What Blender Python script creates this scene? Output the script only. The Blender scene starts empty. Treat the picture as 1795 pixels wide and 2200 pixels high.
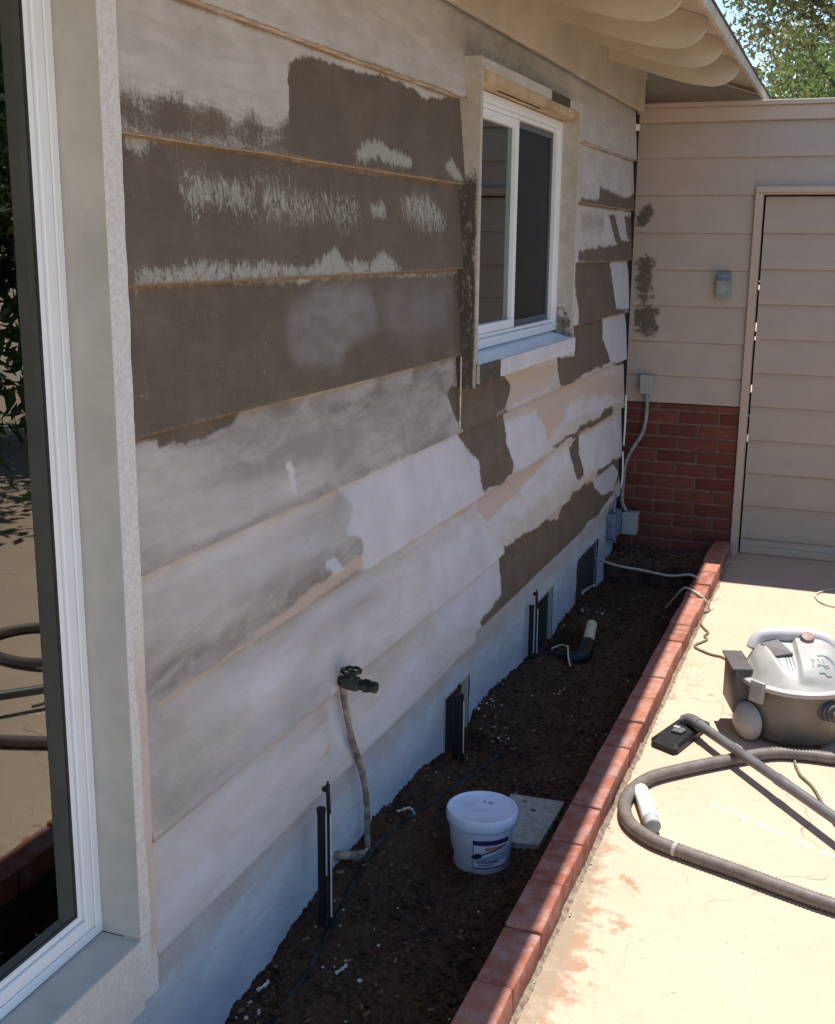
import bpy, bmesh, math, random
import numpy as np
from mathutils import Vector, Matrix, noise
random.seed(7); rng = np.random.default_rng(7)
scn = bpy.context.scene; COL = scn.collection
R = math.radians
# ------------------------------------------------------------------ camera
cam = bpy.data.cameras.new('camera'); cam.sensor_fit = 'HORIZONTAL'; cam.sensor_width = 36.0
cam.lens = 50.34; cam.clip_start = .02; cam.clip_end = 2000
co = bpy.data.objects.new('camera', cam); COL.objects.link(co)
co.matrix_world = Matrix(((0.93393477, -0.08972851, 0.34599804, 1.1845),
                          (0.35729068, 0.20604263, -0.91098288, 0.0),
                          (0.01045079, 0.97442046, 0.22448954, 1.6), (0, 0, 0, 1)))
scn.camera = co
# ------------------------------------------------------------------ sky and sun
SUN = Vector((0.026, 0.24, 1.0)).normalized()
EL = math.asin(SUN.z); AZ = math.atan2(SUN.x, SUN.y)
w = bpy.data.worlds.new('World'); scn.world = w; w.use_nodes = True
nt = w.node_tree; sky = nt.nodes.new('ShaderNodeTexSky'); sky.sky_type = 'NISHITA'; sky.sun_disc = False
sky.sun_elevation = EL; sky.sun_rotation = AZ; sky.air_density = 1.0; sky.dust_density = .0; sky.ozone_density = 2.5
nt.links.new(sky.outputs[0], nt.nodes['Background'].inputs[0]); nt.nodes['Background'].inputs[1].default_value = .145
sl = bpy.data.lights.new('sun', 'SUN'); sl.energy = 4.6; sl.angle = R(.55); sl.color = (1, .95, .86)
so = bpy.data.objects.new('sun', sl); COL.objects.link(so); so.rotation_euler = SUN.to_track_quat('Z', 'Y').to_euler()
scn.view_settings.view_transform = 'Standard'; scn.view_settings.look = 'None'
scn.view_settings.exposure = .75; scn.view_settings.gamma = 1
scn.cycles.max_bounces = 8; scn.cycles.diffuse_bounces = 5; scn.cycles.transparent_max_bounces = 12
DARK=[(1, 0.03,
  [(1.659, 1.846), (1.727, 1.839), (1.741, 1.824), (1.814, 1.837), (1.842, 1.855), (1.875, 1.833), (1.926, 1.829), (1.973, 1.858), (2.003, 1.839), (2.03, 1.814), (2.079, 1.816), (2.102, 1.845),
   (2.141, 1.84), (2.167, 1.814), (2.232, 1.817), (2.277, 1.854), (2.349, 1.874), (2.346, 1.767), (1.652, 1.766)]),
 (1, 0.009,
  [(2.283, 1.84), (2.294, 1.914), (2.317, 1.971), (2.453, 1.995), (2.541, 1.994), (2.681, 1.99), (2.852, 2.005), (3.044, 1.997), (3.103, 1.981), (3.43, 2.02), (3.446, 1.764), (3.327, 1.762),
   (2.26, 1.771), (2.262, 1.838)]),
 (1, 0.004, [(1.654, 1.773), (3.624, 1.764), (3.642, 1.515), (1.633, 1.524)]), (0.86, 0.004, [(1.633, 1.524), (3.643, 1.51), (3.661, 1.265), (1.611, 1.262)]),
 (0.9, 0.006, [(1.649, 1.25), (1.769, 1.254), (1.781, 1.232), (1.931, 1.227), (2.038, 1.24), (2.104, 1.265), (1.651, 1.273)]),
 (0.62, 0.006, [(1.714, 1.015), (1.904, 1.017), (2.06, 1.021), (2.265, 1.021), (2.437, 1.009), (2.67, 1.034), (2.645, 1.054), (2.265, 1.037), (1.905, 1.033), (1.715, 1.029)]),
 (0.62, 0.03, [(1.972, 0.882), (2.14, 0.885), (2.281, 0.926), (2.491, 0.934), (2.526, 1.016), (2.67, 0.947), (2.682, 0.855), (2.644, 0.78), (2.368, 0.766)]),
 (0.62, 0.03, [(1.693, 0.842), (1.925, 0.812), (2.318, 0.822), (2.784, 0.775), (2.718, 0.76), (2.101, 0.772), (1.758, 0.765), (1.687, 0.761)]),
 (0.47, 0.03, [(1.672, 0.564), (1.927, 0.573), (2.363, 0.564), (2.473, 0.571), (2.309, 0.51), (1.923, 0.509), (1.694, 0.505)]),
 (0.42, 0.03, [(1.686, 0.753), (1.999, 0.744), (2.367, 0.736), (2.718, 0.738), (2.785, 0.665), (2.17, 0.695), (1.709, 0.713)]),
 (1, 0.005, [(3.435, 1.028), (3.934, 1.025), (3.961, 0.965), (4.041, 0.812), (4.033, 0.781), (3.636, 0.781), (3.518, 0.931)]),
 (1, 0.005, [(3.295, 1.164), (3.886, 1.177), (3.994, 1.111), (3.913, 1.035), (3.459, 1.016)]),
 (1, 0.006,
  [(3.936, 0.532), (4.363, 0.504), (4.787, 0.455), (4.996, 0.522), (5.456, 0.5), (5.555, 0.395), (6.031, 0.338), (5.611, 0.313), (4.389, 0.282), (3.708, 0.295), (3.667, 0.333), (3.931, 0.346),
   (3.944, 0.441)]),
 (1, 0.006, [(4.537, 0.795), (5.216, 0.804), (5.789, 0.813), (5.8, 0.768), (4.651, 0.784)]), (1, 0.006, [(4.943, 0.742), (5.156, 0.753), (5.209, 0.554), (5.088, 0.56), (4.966, 0.7)]),
 (1, 0.006, [(5.487, 0.537), (6.174, 0.511), (6.197, 0.422), (5.942, 0.336), (5.478, 0.393)]),
 (1, 0.01, [(5.307, 1.854), (5.569, 1.837), (5.937, 1.826), (6.099, 1.859), (6.225, 1.831), (6.243, 1.766), (4.888, 1.763), (4.942, 1.789), (5.276, 1.792)]),
 (1, 0.01, [(4.921, 1.575), (5.25, 1.589), (5.726, 1.599), (5.773, 1.62), (6.103, 1.627), (6.312, 1.521), (4.91, 1.526)]), (1, 0.008, [(5.566, 1.743), (5.691, 1.746), (5.852, 1.62), (5.722, 1.614)]),
 (1, 0.008, [(5.931, 1.742), (6.1, 1.746), (6.161, 1.627), (5.989, 1.626)]), (0.5, 0.02, [(4.994, 1.719), (5.448, 1.735), (5.461, 1.672), (5.003, 1.67)]),
 (1, 0.006, [(4.909, 1.53), (6.312, 1.521), (6.384, 1.267), (6.213, 0.988), (5.65, 1.039), (4.707, 1.029), (4.652, 1.155), (4.976, 1.142), (4.969, 1.296)]),
 (0.36, 0.04, [(1.868, 1.941), (1.956, 1.958), (1.973, 1.919), (1.916, 1.908)]), (0.5, 0.04, [(3.373, 2.14), (3.247, 2.216), (3.951, 2.261), (4.472, 2.156), (4.274, 2.1), (3.597, 2.159)]),
 (1, 0.006, [(4.171, 2.161), (4.474, 2.147), (4.443, 2.11), (4.144, 2.126)])]
SCRAPE=[(0.95, 0.012, [(2.589, 1.777), (2.665, 1.828), (2.744, 1.847), (2.828, 1.835), (2.972, 1.819), (3.001, 1.791), (2.855, 1.793), (2.745, 1.805), (2.65, 1.791)]),
 (0.9, 0.01, [(3.224, 1.811), (3.312, 1.842), (3.408, 1.781), (3.338, 1.778)]),
 (0.62, 0.02,
  [(1.852, 1.694), (1.897, 1.723), (1.98, 1.72), (2.083, 1.715), (2.195, 1.729), (2.344, 1.721), (2.344, 1.699), (2.194, 1.697), (2.103, 1.689), (2.161, 1.67), (2.192, 1.645), (2.145, 1.631),
   (2.038, 1.658), (1.958, 1.669), (1.945, 1.64), (1.899, 1.629), (1.883, 1.667)]),
 (0.58, 0.03, [(2.173, 1.724), (2.258, 1.723), (2.381, 1.713), (2.552, 1.709), (2.665, 1.701), (2.704, 1.659), (2.588, 1.627), (2.446, 1.653), (2.316, 1.628), (2.169, 1.642)]),
 (0.75, 0.012, [(2.729, 1.697), (2.83, 1.701), (2.847, 1.663), (2.745, 1.654)]),
 (0.58, 0.02, [(2.9, 1.703), (3.061, 1.74), (3.217, 1.718), (3.32, 1.666), (3.232, 1.62), (3.115, 1.633), (2.966, 1.659)]),
 (0.9, 0.012, [(2.313, 1.526), (2.514, 1.593), (2.572, 1.545), (2.664, 1.528), (2.796, 1.584), (2.903, 1.534), (2.922, 1.525), (2.312, 1.521)]),
 (0.75, 0.014, [(1.697, 1.525), (1.698, 1.547), (1.909, 1.561), (2.127, 1.558), (2.389, 1.55), (2.712, 1.558), (2.712, 1.518)]),
 (0.85, 0.01, [(1.705, 1.761), (1.716, 1.774), (1.843, 1.772), (1.767, 1.744), (1.714, 1.746)]),
 (0.49, 0.012, [(2.288, 1.447), (2.447, 1.506), (2.732, 1.498), (2.797, 1.391), (2.588, 1.361), (2.53, 1.313), (2.303, 1.339), (2.267, 1.393)]),
 (0.38, 0.04, [(2.732, 1.488), (3.345, 1.486), (3.316, 1.359), (2.865, 1.366)]), (0.5, 0.02, [(1.812, 1.769), (1.926, 1.774), (1.921, 1.751), (1.869, 1.744), (1.817, 1.747)])]
WHITE=[(0.85, 0.014, [(2.532, 1.022), (2.8, 1.027), (3.425, 1.021), (3.654, 0.901), (3.664, 0.756), (2.734, 0.756), (2.644, 0.78), (2.682, 0.855), (2.548, 0.896), (2.645, 0.942)]),
 (0.9, 0.01, [(2.434, 0.859), (2.501, 0.852), (2.559, 0.807), (2.512, 0.804), (2.445, 0.837)]),
 (1, 0.008, [(3.97, 0.983), (4.357, 0.967), (4.499, 0.875), (4.484, 0.793), (4.089, 0.788), (4.016, 0.849), (3.965, 0.92)]),
 (0.7, 0.02, [(4.776, 0.924), (4.925, 0.951), (5.816, 0.88), (5.833, 0.808), (4.847, 0.851)]),
 (1, 0.008, [(5.157, 0.749), (6.12, 0.726), (6.266, 0.525), (5.486, 0.542), (5.261, 0.561), (5.136, 0.672)]),
 (1, 0.006, [(5.474, 0.505), (5.949, 0.497), (6.082, 0.413), (5.962, 0.347), (5.637, 0.383), (5.505, 0.448)]),
 (0.68, 0.02, [(3.64, 0.715), (4.388, 0.718), (4.962, 0.724), (5.088, 0.56), (4.403, 0.595), (4.041, 0.583), (4.0, 0.546), (3.726, 0.592)]),
 (0.95, 0.006, [(3.369, 1.029), (3.452, 1.017), (3.535, 0.928), (3.627, 0.772), (3.356, 0.798)]),
 (0.75, 0.02, [(3.174, 0.686), (3.641, 0.703), (3.846, 0.595), (3.943, 0.508), (3.952, 0.353), (3.687, 0.327), (3.278, 0.388), (3.148, 0.568)]),
 (1, 0.004, [(5.649, 1.524), (6.067, 1.522), (6.227, 1.274), (5.771, 1.298)]), (1, 0.006, [(5.55, 1.265), (6.051, 1.274), (6.248, 1.026), (5.702, 1.031), (5.543, 1.163)]),
 (0.5, 0.06, [(1.684, 0.375), (1.98, 0.37), (2.356, 0.261), (2.718, 0.407), (3.113, 0.448), (3.118, 0.29), (2.468, 0.267), (2.026, 0.271), (1.69, 0.266)]),
 (0.44, 0.06, [(1.71, 0.725), (2.08, 0.69), (2.475, 0.678), (3.108, 0.634), (3.112, 0.511), (2.364, 0.589), (1.914, 0.622), (1.706, 0.667)]),
 (0.44, 0.05, [(1.7, 0.993), (1.98, 1.019), (2.333, 1.016), (2.436, 0.961), (2.141, 0.911), (1.897, 0.903), (1.698, 0.962)]),
 (0.8, 0.008, [(2.259, 1.125), (2.287, 1.125), (2.304, 1.049), (2.266, 1.052)]), (0.8, 0.01, [(2.45, 0.538), (2.518, 0.513), (2.589, 0.313), (2.564, 0.285), (2.493, 0.385)])]
TAN=[(0.9, 0.01,
  [(3.636, 0.773), (4.045, 0.779), (4.739, 0.774), (5.833, 0.808), (6.195, 0.8), (6.113, 0.754), (5.156, 0.753), (4.626, 0.755), (4.388, 0.718), (4.055, 0.679), (3.76, 0.665), (3.64, 0.727)]),
 (0.7, 0.02, [(3.933, 1.031), (4.786, 1.047), (6.061, 0.961), (6.19, 0.819), (4.784, 0.871), (4.509, 0.803), (4.472, 0.879), (4.358, 0.964)]),
 (1, 0.006, [(4.336, 0.514), (4.811, 0.496), (5.485, 0.546), (5.51, 0.516), (5.457, 0.496), (4.998, 0.509), (4.803, 0.452)]), (1, 0.01, [(3.886, 1.172), (4.7, 1.134), (4.75, 1.07), (3.957, 1.038)]),
 (0.6, 0.02, [(1.681, 0.511), (1.988, 0.52), (2.405, 0.514), (2.857, 0.473), (2.886, 0.427), (2.36, 0.46), (1.946, 0.486), (1.699, 0.486)]),
 (0.8, 0.01, [(2.402, 0.36), (2.482, 0.39), (2.481, 0.358), (2.424, 0.345)]), (0.8, 0.01, [(1.742, 0.766), (2.591, 0.825), (3.619, 0.766), (3.622, 0.733), (2.651, 0.784), (1.74, 0.744)])]
FDARK=[(1, 0.02, [(0.006, 1.755), (0.035, 1.805), (0.104, 1.785), (0.101, 1.733), (0.069, 1.706), (0.031, 1.67), (0.011, 1.678)]), (1, 0.02, [(0.115, 1.739), (0.124, 1.733), (0.119, 1.706), (0.11, 1.717)]),
 (0.9, 0.02, [(0.016, 1.528), (0.105, 1.554), (0.123, 1.49), (0.105, 1.456), (0.13, 1.311), (0.028, 1.296)]),
 (0.95, 0.02, [(0.025, 1.285), (0.143, 1.294), (0.153, 1.204), (0.124, 1.117), (0.064, 1.149), (0.017, 1.17)]), (0.8, 0.02, [(0.04, 1.067), (0.063, 1.068), (0.061, 0.993), (0.049, 0.993)]),
 (1, 0.02, [(0.077, 1.028), (0.117, 1.039), (0.112, 1.024)])]# ------------------------------------------------------------------ material helpers
class N:
    def __init__(s, name, rough=.7, spec=.3):
        s.m = bpy.data.materials.new(name); s.m.use_nodes = True; s.t = s.m.node_tree
        s.b = s.t.nodes['Principled BSDF']; s.b.inputs['Roughness'].default_value = rough
        s.b.inputs['Specular IOR Level'].default_value = spec; s._tc = None
    def new(s, typ, **kw):
        n = s.t.nodes.new(typ)
        for k, v in kw.items(): setattr(n, k, v)
        return n
    def lk(s, a, b): s.t.links.new(a, b)
    def put(s, inp, v):
        if isinstance(v, bpy.types.NodeSocket): s.lk(v, inp)
        elif isinstance(v, (tuple, list)): inp.default_value = tuple(v) + ((1,) if len(v) == 3 and inp.type == 'RGBA' else ())
        else: inp.default_value = v
    def pos(s, scale=(1, 1, 1), obj=False):
        c = s.new('ShaderNodeTexCoord').outputs['Object'] if obj else s.new('ShaderNodeNewGeometry').outputs['Position']
        mp = s.new('ShaderNodeMapping'); s.lk(c, mp.inputs[0]); mp.inputs['Scale'].default_value = scale
        return mp.outputs[0]
    def noise(s, scale=(1, 1, 1), sc=5, det=4, rough=.6, dist=0, obj=False):
        n = s.new('ShaderNodeTexNoise'); s.lk(s.pos(scale, obj), n.inputs['Vector'])
        n.inputs['Scale'].default_value = sc; n.inputs['Detail'].default_value = det
        n.inputs['Roughness'].default_value = rough; n.inputs['Distortion'].default_value = dist
        return n.outputs['Fac']
    def math(s, op, a, b=0.0, c=None, clamp=False):
        n = s.new('ShaderNodeMath', operation=op, use_clamp=clamp); s.put(n.inputs[0], a); s.put(n.inputs[1], b)
        if c is not None: s.put(n.inputs[2], c)
        return n.outputs[0]
    def ramp(s, v, a, b, lo=0.0, hi=1.0):
        n = s.new('ShaderNodeMapRange', clamp=True, interpolation_type='SMOOTHSTEP'); s.put(n.inputs[0], v)
        for i, q in zip((1, 2, 3, 4), (a, b, lo, hi)): n.inputs[i].default_value = q
        return n.outputs[0]
    def mix(s, f, a, b, bt='MIX'):
        n = s.new('ShaderNodeMix', data_type='RGBA', blend_type=bt); s.put(n.inputs[0], f); s.put(n.inputs[6], a); s.put(n.inputs[7], b)
        return n.outputs[2]
    def attr(s, name):
        n = s.new('ShaderNodeAttribute'); n.attribute_name = name; return n
    def bump(s, h, d=.002, strength=.6):
        n = s.new('ShaderNodeBump'); s.lk(h, n.inputs['Height']); n.inputs['Distance'].default_value = d
        n.inputs['Strength'].default_value = strength; s.lk(n.outputs[0], s.b.inputs['Normal'])
    def col(s, v): s.put(s.b.inputs['Base Color'], v); return s
def simple(name, c, rough=.6, var=.12, sc=14, bump=0, spec=.3, metal=0):
    k = N(name, rough, spec); k.b.inputs['Metallic'].default_value = metal
    n = k.noise(sc=sc, det=5)
    d = tuple(max(0, v * (1 - var * 1.6)) for v in c); l = tuple(min(1, v * (1 + var)) for v in c)
    k.col(k.mix(k.ramp(n, .3, .7), d, l))
    if bump: k.bump(k.noise(sc=sc * 12, det=3), bump)
    return k.m
# ------------------------------------------------------------------ object helpers
def props(o, label=None, cat=None, group=None, kind=None):
    for k, v in (('label', label), ('category', cat), ('group', group), ('kind', kind)):
        if v: o[k] = v
    return o
def thing(name, loc, label, cat, group=None):
    o = bpy.data.objects.new(name, None); COL.objects.link(o); o.location = loc; o.empty_display_size = .05
    bpy.context.view_layer.update()
    return props(o, label, cat, group)
def put(name, me, parent=None, label=None):
    o = bpy.data.objects.new(name, me); COL.objects.link(o)
    if parent is not None:
        o.parent = parent; o.matrix_parent_inverse = world_of(parent).inverted()
    if label: o['label'] = label
    return o
def world_of(o):
    m = o.matrix_basis.copy()
    if o.parent is not None: m = world_of(o.parent) @ o.matrix_parent_inverse @ m
    return m
class MB:
    """collects geometry (world coordinates) and links it as one mesh"""
    def __init__(s): s.bm = bmesh.new()
    def box(s, a, b, bev=0, rot=None, seg=1):
        t = bmesh.new(); bmesh.ops.create_cube(t, size=1)
        c = [(p + q) / 2 for p, q in zip(a, b)]; d = [abs(q - p) for p, q in zip(a, b)]
        bmesh.ops.scale(t, vec=d, verts=t.verts)
        if bev: bmesh.ops.bevel(t, geom=t.edges[:], offset=bev, segments=seg, affect='EDGES', profile=.5)
        if rot is not None: bmesh.ops.transform(t, matrix=rot, verts=t.verts)
        bmesh.ops.translate(t, vec=c, verts=t.verts); return s._add(t)
    def _add(s, t):
        me = bpy.data.meshes.new('tmp'); t.to_mesh(me); t.free(); s.bm.from_mesh(me); bpy.data.meshes.remove(me); return s
    def prism(s, pts, fn, d0, d1):
        """pts 2D outline; fn(u,v,d) -> world point"""
        A = [s.bm.verts.new(fn(u, v, d0)) for u, v in pts]; B = [s.bm.verts.new(fn(u, v, d1)) for u, v in pts]
        n = len(pts)
        for i in range(n): s.bm.faces.new((A[i], A[(i + 1) % n], B[(i + 1) % n], B[i]))
        s.bm.faces.new(A[::-1]); s.bm.faces.new(B); return s
    def tube(s, pts, r, n=12, caps=True):
        pts = [Vector(p) for p in pts]; m = len(pts); rs = r if hasattr(r, '__len__') else [r] * m
        rings = []; up = None
        for i, p in enumerate(pts):
            t = (pts[min(i + 1, m - 1)] - pts[max(i - 1, 0)]).normalized()
            if up is None: up = t.orthogonal().normalized()
            up = (up - t * up.dot(t)).normalized(); sd = t.cross(up)
            rings.append([s.bm.verts.new(p + rs[i] * (math.cos(2 * math.pi * k / n) * up + math.sin(2 * math.pi * k / n) * sd)) for k in range(n)])
        for a, b in zip(rings, rings[1:]):
            for k in range(n): s.bm.faces.new((a[k], a[(k + 1) % n], b[(k + 1) % n], b[k]))
        if caps: s.bm.faces.new(rings[0][::-1]); s.bm.faces.new(rings[-1])
        return s
    def lathe(s, prof, c, n=48, axis=Vector((0, 0, 1)), close=True):
        ax = Vector(axis).normalized(); u = ax.orthogonal().normalized(); v = ax.cross(u); c = Vector(c); rings = []
        for r_, h in prof:
            rings.append([s.bm.verts.new(c + ax * h + r_ * (math.cos(2 * math.pi * k / n) * u + math.sin(2 * math.pi * k / n) * v)) for k in range(n)])
        for a, b in zip(rings, rings[1:]):
            for k in range(n): s.bm.faces.new((a[k], a[(k + 1) % n], b[(k + 1) % n], b[k]))
        if close: s.bm.faces.new(rings[0][::-1]); s.bm.faces.new(rings[-1])
        return s
    def build(s, name, mat, parent=None, smooth=False, label=None, ang=40):
        bmesh.ops.recalc_face_normals(s.bm, faces=s.bm.faces)
        me = bpy.data.meshes.new(name); s.bm.to_mesh(me); s.bm.free()
        for m_ in (mat if isinstance(mat, (list, tuple)) else [mat]): me.materials.append(m_)
        if smooth:
            me.shade_smooth()
            me.set_sharp_from_angle(angle=R(ang))
        if parent is not None:
            me.transform(world_of(parent).inverted())
            o = bpy.data.objects.new(name, me); COL.objects.link(o); o.parent = parent
            if label: o['label'] = label
            return o
        return put(name, me, None, label)
def spline(P, step=.01):
    """Catmull-Rom through the points, resampled"""
    P = [Vector(p) for p in P]; out = []
    Q = [2 * P[0] - P[1]] + P + [2 * P[-1] - P[-2]]
    for i in range(1, len(Q) - 2):
        a, b, c, d = Q[i - 1], Q[i], Q[i + 1], Q[i + 2]; k = max(2, int((c - b).length / step))
        for j in range(k):
            t = j / k
            out.append(.5 * ((2 * b) + (c - a) * t + (2 * a - 5 * b + 4 * c - d) * t * t + (3 * b - 3 * c + d - a) * t ** 3))
    out.append(P[-1]); return out
def npmesh(name, verts, faces, mat, parent=None, smooth=True, attrs=None):
    me = bpy.data.meshes.new(name); verts = np.asarray(verts, np.float32); faces = np.asarray(faces, np.int32)
    me.vertices.add(len(verts)); me.vertices.foreach_set('co', verts.ravel())
    k = faces.shape[1]; me.loops.add(faces.size); me.loops.foreach_set('vertex_index', faces.ravel())
    me.polygons.add(len(faces)); me.polygons.foreach_set('loop_start', np.arange(0, faces.size, k, dtype=np.int32))
    me.update(calc_edges=True); me.validate()
    for m_ in (mat if isinstance(mat, (list, tuple)) else [mat]): me.materials.append(m_)
    for n_, a in (attrs or {}).items():
        if a.ndim == 2:
            at = me.attributes.new(n_, 'FLOAT_COLOR', 'POINT'); at.data.foreach_set('color', np.ascontiguousarray(a, np.float32).ravel())
        else:
            at = me.attributes.new(n_, 'FLOAT', 'POINT'); at.data.foreach_set('value', np.ascontiguousarray(a, np.float32))
    if smooth: me.shade_smooth()
    o = bpy.data.objects.new(name, me); COL.objects.link(o)
    if parent is not None: o.parent = parent; me.transform(world_of(parent).inverted())
    return o
def grid_faces(nu, nv, keep=None):
    i, j = np.meshgrid(np.arange(nu - 1), np.arange(nv - 1), indexing='ij')
    a = i * nv + j; f = np.stack([a, a + nv, a + nv + 1, a + 1], -1)
    return f[keep] if keep is not None else f.reshape(-1, 4)
class Field:
    def __init__(s, u0, u1, v0, v1, res):
        s.o = (u0, v0); s.r = res; s.n = (int((u1 - u0) / res) + 1, int((v1 - v0) / res) + 1)
        s.U, s.V = np.meshgrid(u0 + np.arange(s.n[0]) * res, v0 + np.arange(s.n[1]) * res, indexing='ij'); s.a = np.zeros(s.n)
    def add(s, polys):
        for val, blur, pts in polys:
            ins = np.zeros(s.n, bool); m = len(pts)
            for i in range(m):
                (x0, y0), (x1, y1) = pts[i], pts[(i + 1) % m]
                if y0 == y1: continue
                ins ^= ((s.V > min(y0, y1)) & (s.V <= max(y0, y1)) & (s.U < (x1 - x0) * (s.V - y0) / (y1 - y0) + x0))
            b = ins.astype(float); k = max(1, int(blur / s.r))
            for _ in range(2):
                for ax in (0, 1):
                    b = sum(np.roll(b, q, ax) for q in range(-k, k + 1)) / (2 * k + 1)
            s.a = np.maximum(s.a, b * val)
        return s
    def at(s, u, v):
        fu = np.clip((np.asarray(u) - s.o[0]) / s.r, 0, s.n[0] - 1.001); fv = np.clip((np.asarray(v) - s.o[1]) / s.r, 0, s.n[1] - 1.001)
        i, j = fu.astype(int), fv.astype(int); a, b = fu - i, fv - j
        return (s.a[i, j] * (1 - a) * (1 - b) + s.a[i + 1, j] * a * (1 - b) + s.a[i, j + 1] * (1 - a) * b + s.a[i + 1, j + 1] * a * b)
def fbm(x, y, seed=0, oct=4, f=1.0, z=0.0):
    """cheap numpy value-noise fbm"""
    out = 0; amp = 1; tot = 0
    for o in range(oct):
        g = np.random.default_rng(seed + o).random((256, 256)); X = np.asarray(x) * f + 37.1; Y = np.asarray(y) * f + 11.7
        i, j = np.floor(X).astype(int), np.floor(Y).astype(int); a, b = X - i, Y - j; a = a * a * (3 - 2 * a); b = b * b * (3 - 2 * b)
        q = lambda p, r_: g[p % 256, r_ % 256]
        out = out + amp * (q(i, j) * (1 - a) * (1 - b) + q(i + 1, j) * a * (1 - b) + q(i, j + 1) * (1 - a) * b + q(i + 1, j + 1) * a * b)
        tot += amp; amp *= .5; f *= 2.03
    return out / tot
# ------------------------------------------------------------------ materials
def patchy(name, base_a, base_b, darkc=(.096, .076, .055), whitec=(.60, .61, .655), tanc=(.50, .41, .33), scr=(.42, .43, .37), vert='y', strk=1.0):
    k = N(name, .78, .22); at = k.attr('paint'); sep = k.new('ShaderNodeSeparateColor'); k.lk(at.outputs['Color'], sep.inputs[0])
    D, S, Wt = sep.outputs; T = at.outputs['Alpha']
    along = (1, .18, 1) if vert == 'y' else (.18, 1, 1)      # streaks running along the board
    across = (1, 1, .16) if vert == 'y' else (1, 1, .16)     # streaks running up and down (sanding)
    n1 = k.noise(across, 60, 7, .75, 1.2); n2 = k.noise(along, 34, 6, .7, .6); n3 = k.noise((1, 1, 1), 7, 5, .6); n4 = k.noise((1, 1, 1), 150, 3, .7)
    up = k.math('MULTIPLY', k.math('ADD', n1, n2), .5)
    base = k.mix(k.ramp(n3, .3, .72), base_a, base_b)
    base = k.mix(k.math('MULTIPLY', k.ramp(n2, .46, .62), .32 * strk), base, (.36, .335, .30)); base = k.mix(k.math('MULTIPLY', k.ramp(n2, .5, .38), .22 * strk), base, (.62, .61, .60))
    base = k.mix(k.math('MULTIPLY', k.ramp(n4, .62, .8), .25), base, (.27, .24, .20))
    def fac(a, nz, amp, w):
        v = k.math('ADD', a, k.math('MULTIPLY', k.math('SUBTRACT', nz, .5), amp * 1.9)); return k.ramp(v, .5 - w, .5 + w)
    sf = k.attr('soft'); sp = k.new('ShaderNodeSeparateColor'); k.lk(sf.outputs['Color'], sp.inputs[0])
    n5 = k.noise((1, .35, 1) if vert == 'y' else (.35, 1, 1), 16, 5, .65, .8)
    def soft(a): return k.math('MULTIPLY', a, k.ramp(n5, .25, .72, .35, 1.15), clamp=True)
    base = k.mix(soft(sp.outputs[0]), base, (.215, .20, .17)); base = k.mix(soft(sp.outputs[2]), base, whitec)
    c = k.mix(k.math('MULTIPLY', fac(T, up, .7, .16), .85), base, tanc)
    dk = k.mix(k.ramp(n3, .35, .7), darkc, tuple(v * 1.35 for v in darkc))
    dk = k.mix(k.math('MULTIPLY', k.ramp(n2, .45, .8), .5), dk, tuple(v * 1.9 for v in darkc))
    c = k.mix(k.math('MULTIPLY', fac(D, k.math('ADD', k.math('MULTIPLY', up, .7), k.math('MULTIPLY', n4, .3)), 1.15, .26), .96), c, dk)
    c = k.mix(soft(sp.outputs[1]), c, (.25, .245, .235))
    swirl = k.noise((1, 1, .7), 30, 5, .75, 2.5)
    c = k.mix(k.math('MULTIPLY', fac(S, k.math('MULTIPLY', k.math('ADD', n1, swirl), .5), 1.7, .22), .72), c, scr)
    wc = k.mix(k.ramp(n3, .3, .7), whitec, tuple(v * .86 for v in whitec))
    c = k.mix(k.math('MULTIPLY', fac(Wt, k.math('ADD', k.math('MULTIPLY', n2, .6), k.math('MULTIPLY', n5, .4)), .72, .26), .86), c, wc)
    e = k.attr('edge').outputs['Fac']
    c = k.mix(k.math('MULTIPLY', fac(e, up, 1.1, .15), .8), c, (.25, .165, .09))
    k.col(c); k.bump(k.math('ADD', n2, k.math('MULTIPLY', n4, .4)), .0025, .5); return k.m
M = {}
M['siding'] = patchy('scraped_siding_paint', (.53, .505, .465), (.45, .43, .39))
M['casing'] = patchy('weathered_casing_paint', (.50, .47, .40), (.41, .385, .32), darkc=(.05, .043, .034), tanc=(.55, .42, .27))
M['stucco'] = patchy('foundation_stucco', (.56, .60, .66), (.46, .50, .56), tanc=(.40, .36, .32), darkc=(.2, .19, .18), whitec=(.50, .52, .57))
M['fence_paint'] = patchy('taupe_fence_paint', (.44, .38, .325), (.41, .355, .30), darkc=(.095, .08, .062), vert='x', strk=.08)
M['soffit'] = simple('cream_soffit_paint', (.53, .47, .36), .75, .07, 4)
M['frieze'] = simple('cream_frieze_paint', (.50, .455, .365), .75, .08, 5)
M['trim_front'] = simple('rough_trim_paint', (.62, .60, .55), .85, .06, 120, .001)
k = N('peeling_trim_paint', .85, .2); n1 = k.noise(sc=120, det=5, rough=.7); n2 = k.noise((1, 1, .25), 60, 5, .7)
sx_ = k.new('ShaderNodeSeparateXYZ'); k.lk(k.pos(), sx_.inputs[0])
c = k.mix(k.ramp(n1, .35, .65), (.55, .55, .52), (.68, .68, .65)); c = k.mix(k.math('MULTIPLY', k.ramp(k.noise(sc=330, det=2), .6, .7), .5), c, (.30, .29, .26))
low_ = k.math('MULTIPLY', k.ramp(sx_.outputs[2], 1.0, .75), k.ramp(k.math('ADD', sx_.outputs[1], k.math('MULTIPLY', k.math('SUBTRACT', k.noise((1, 1, .3), 14, 4), .5), .05)), 1.650, 1.656))
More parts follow.
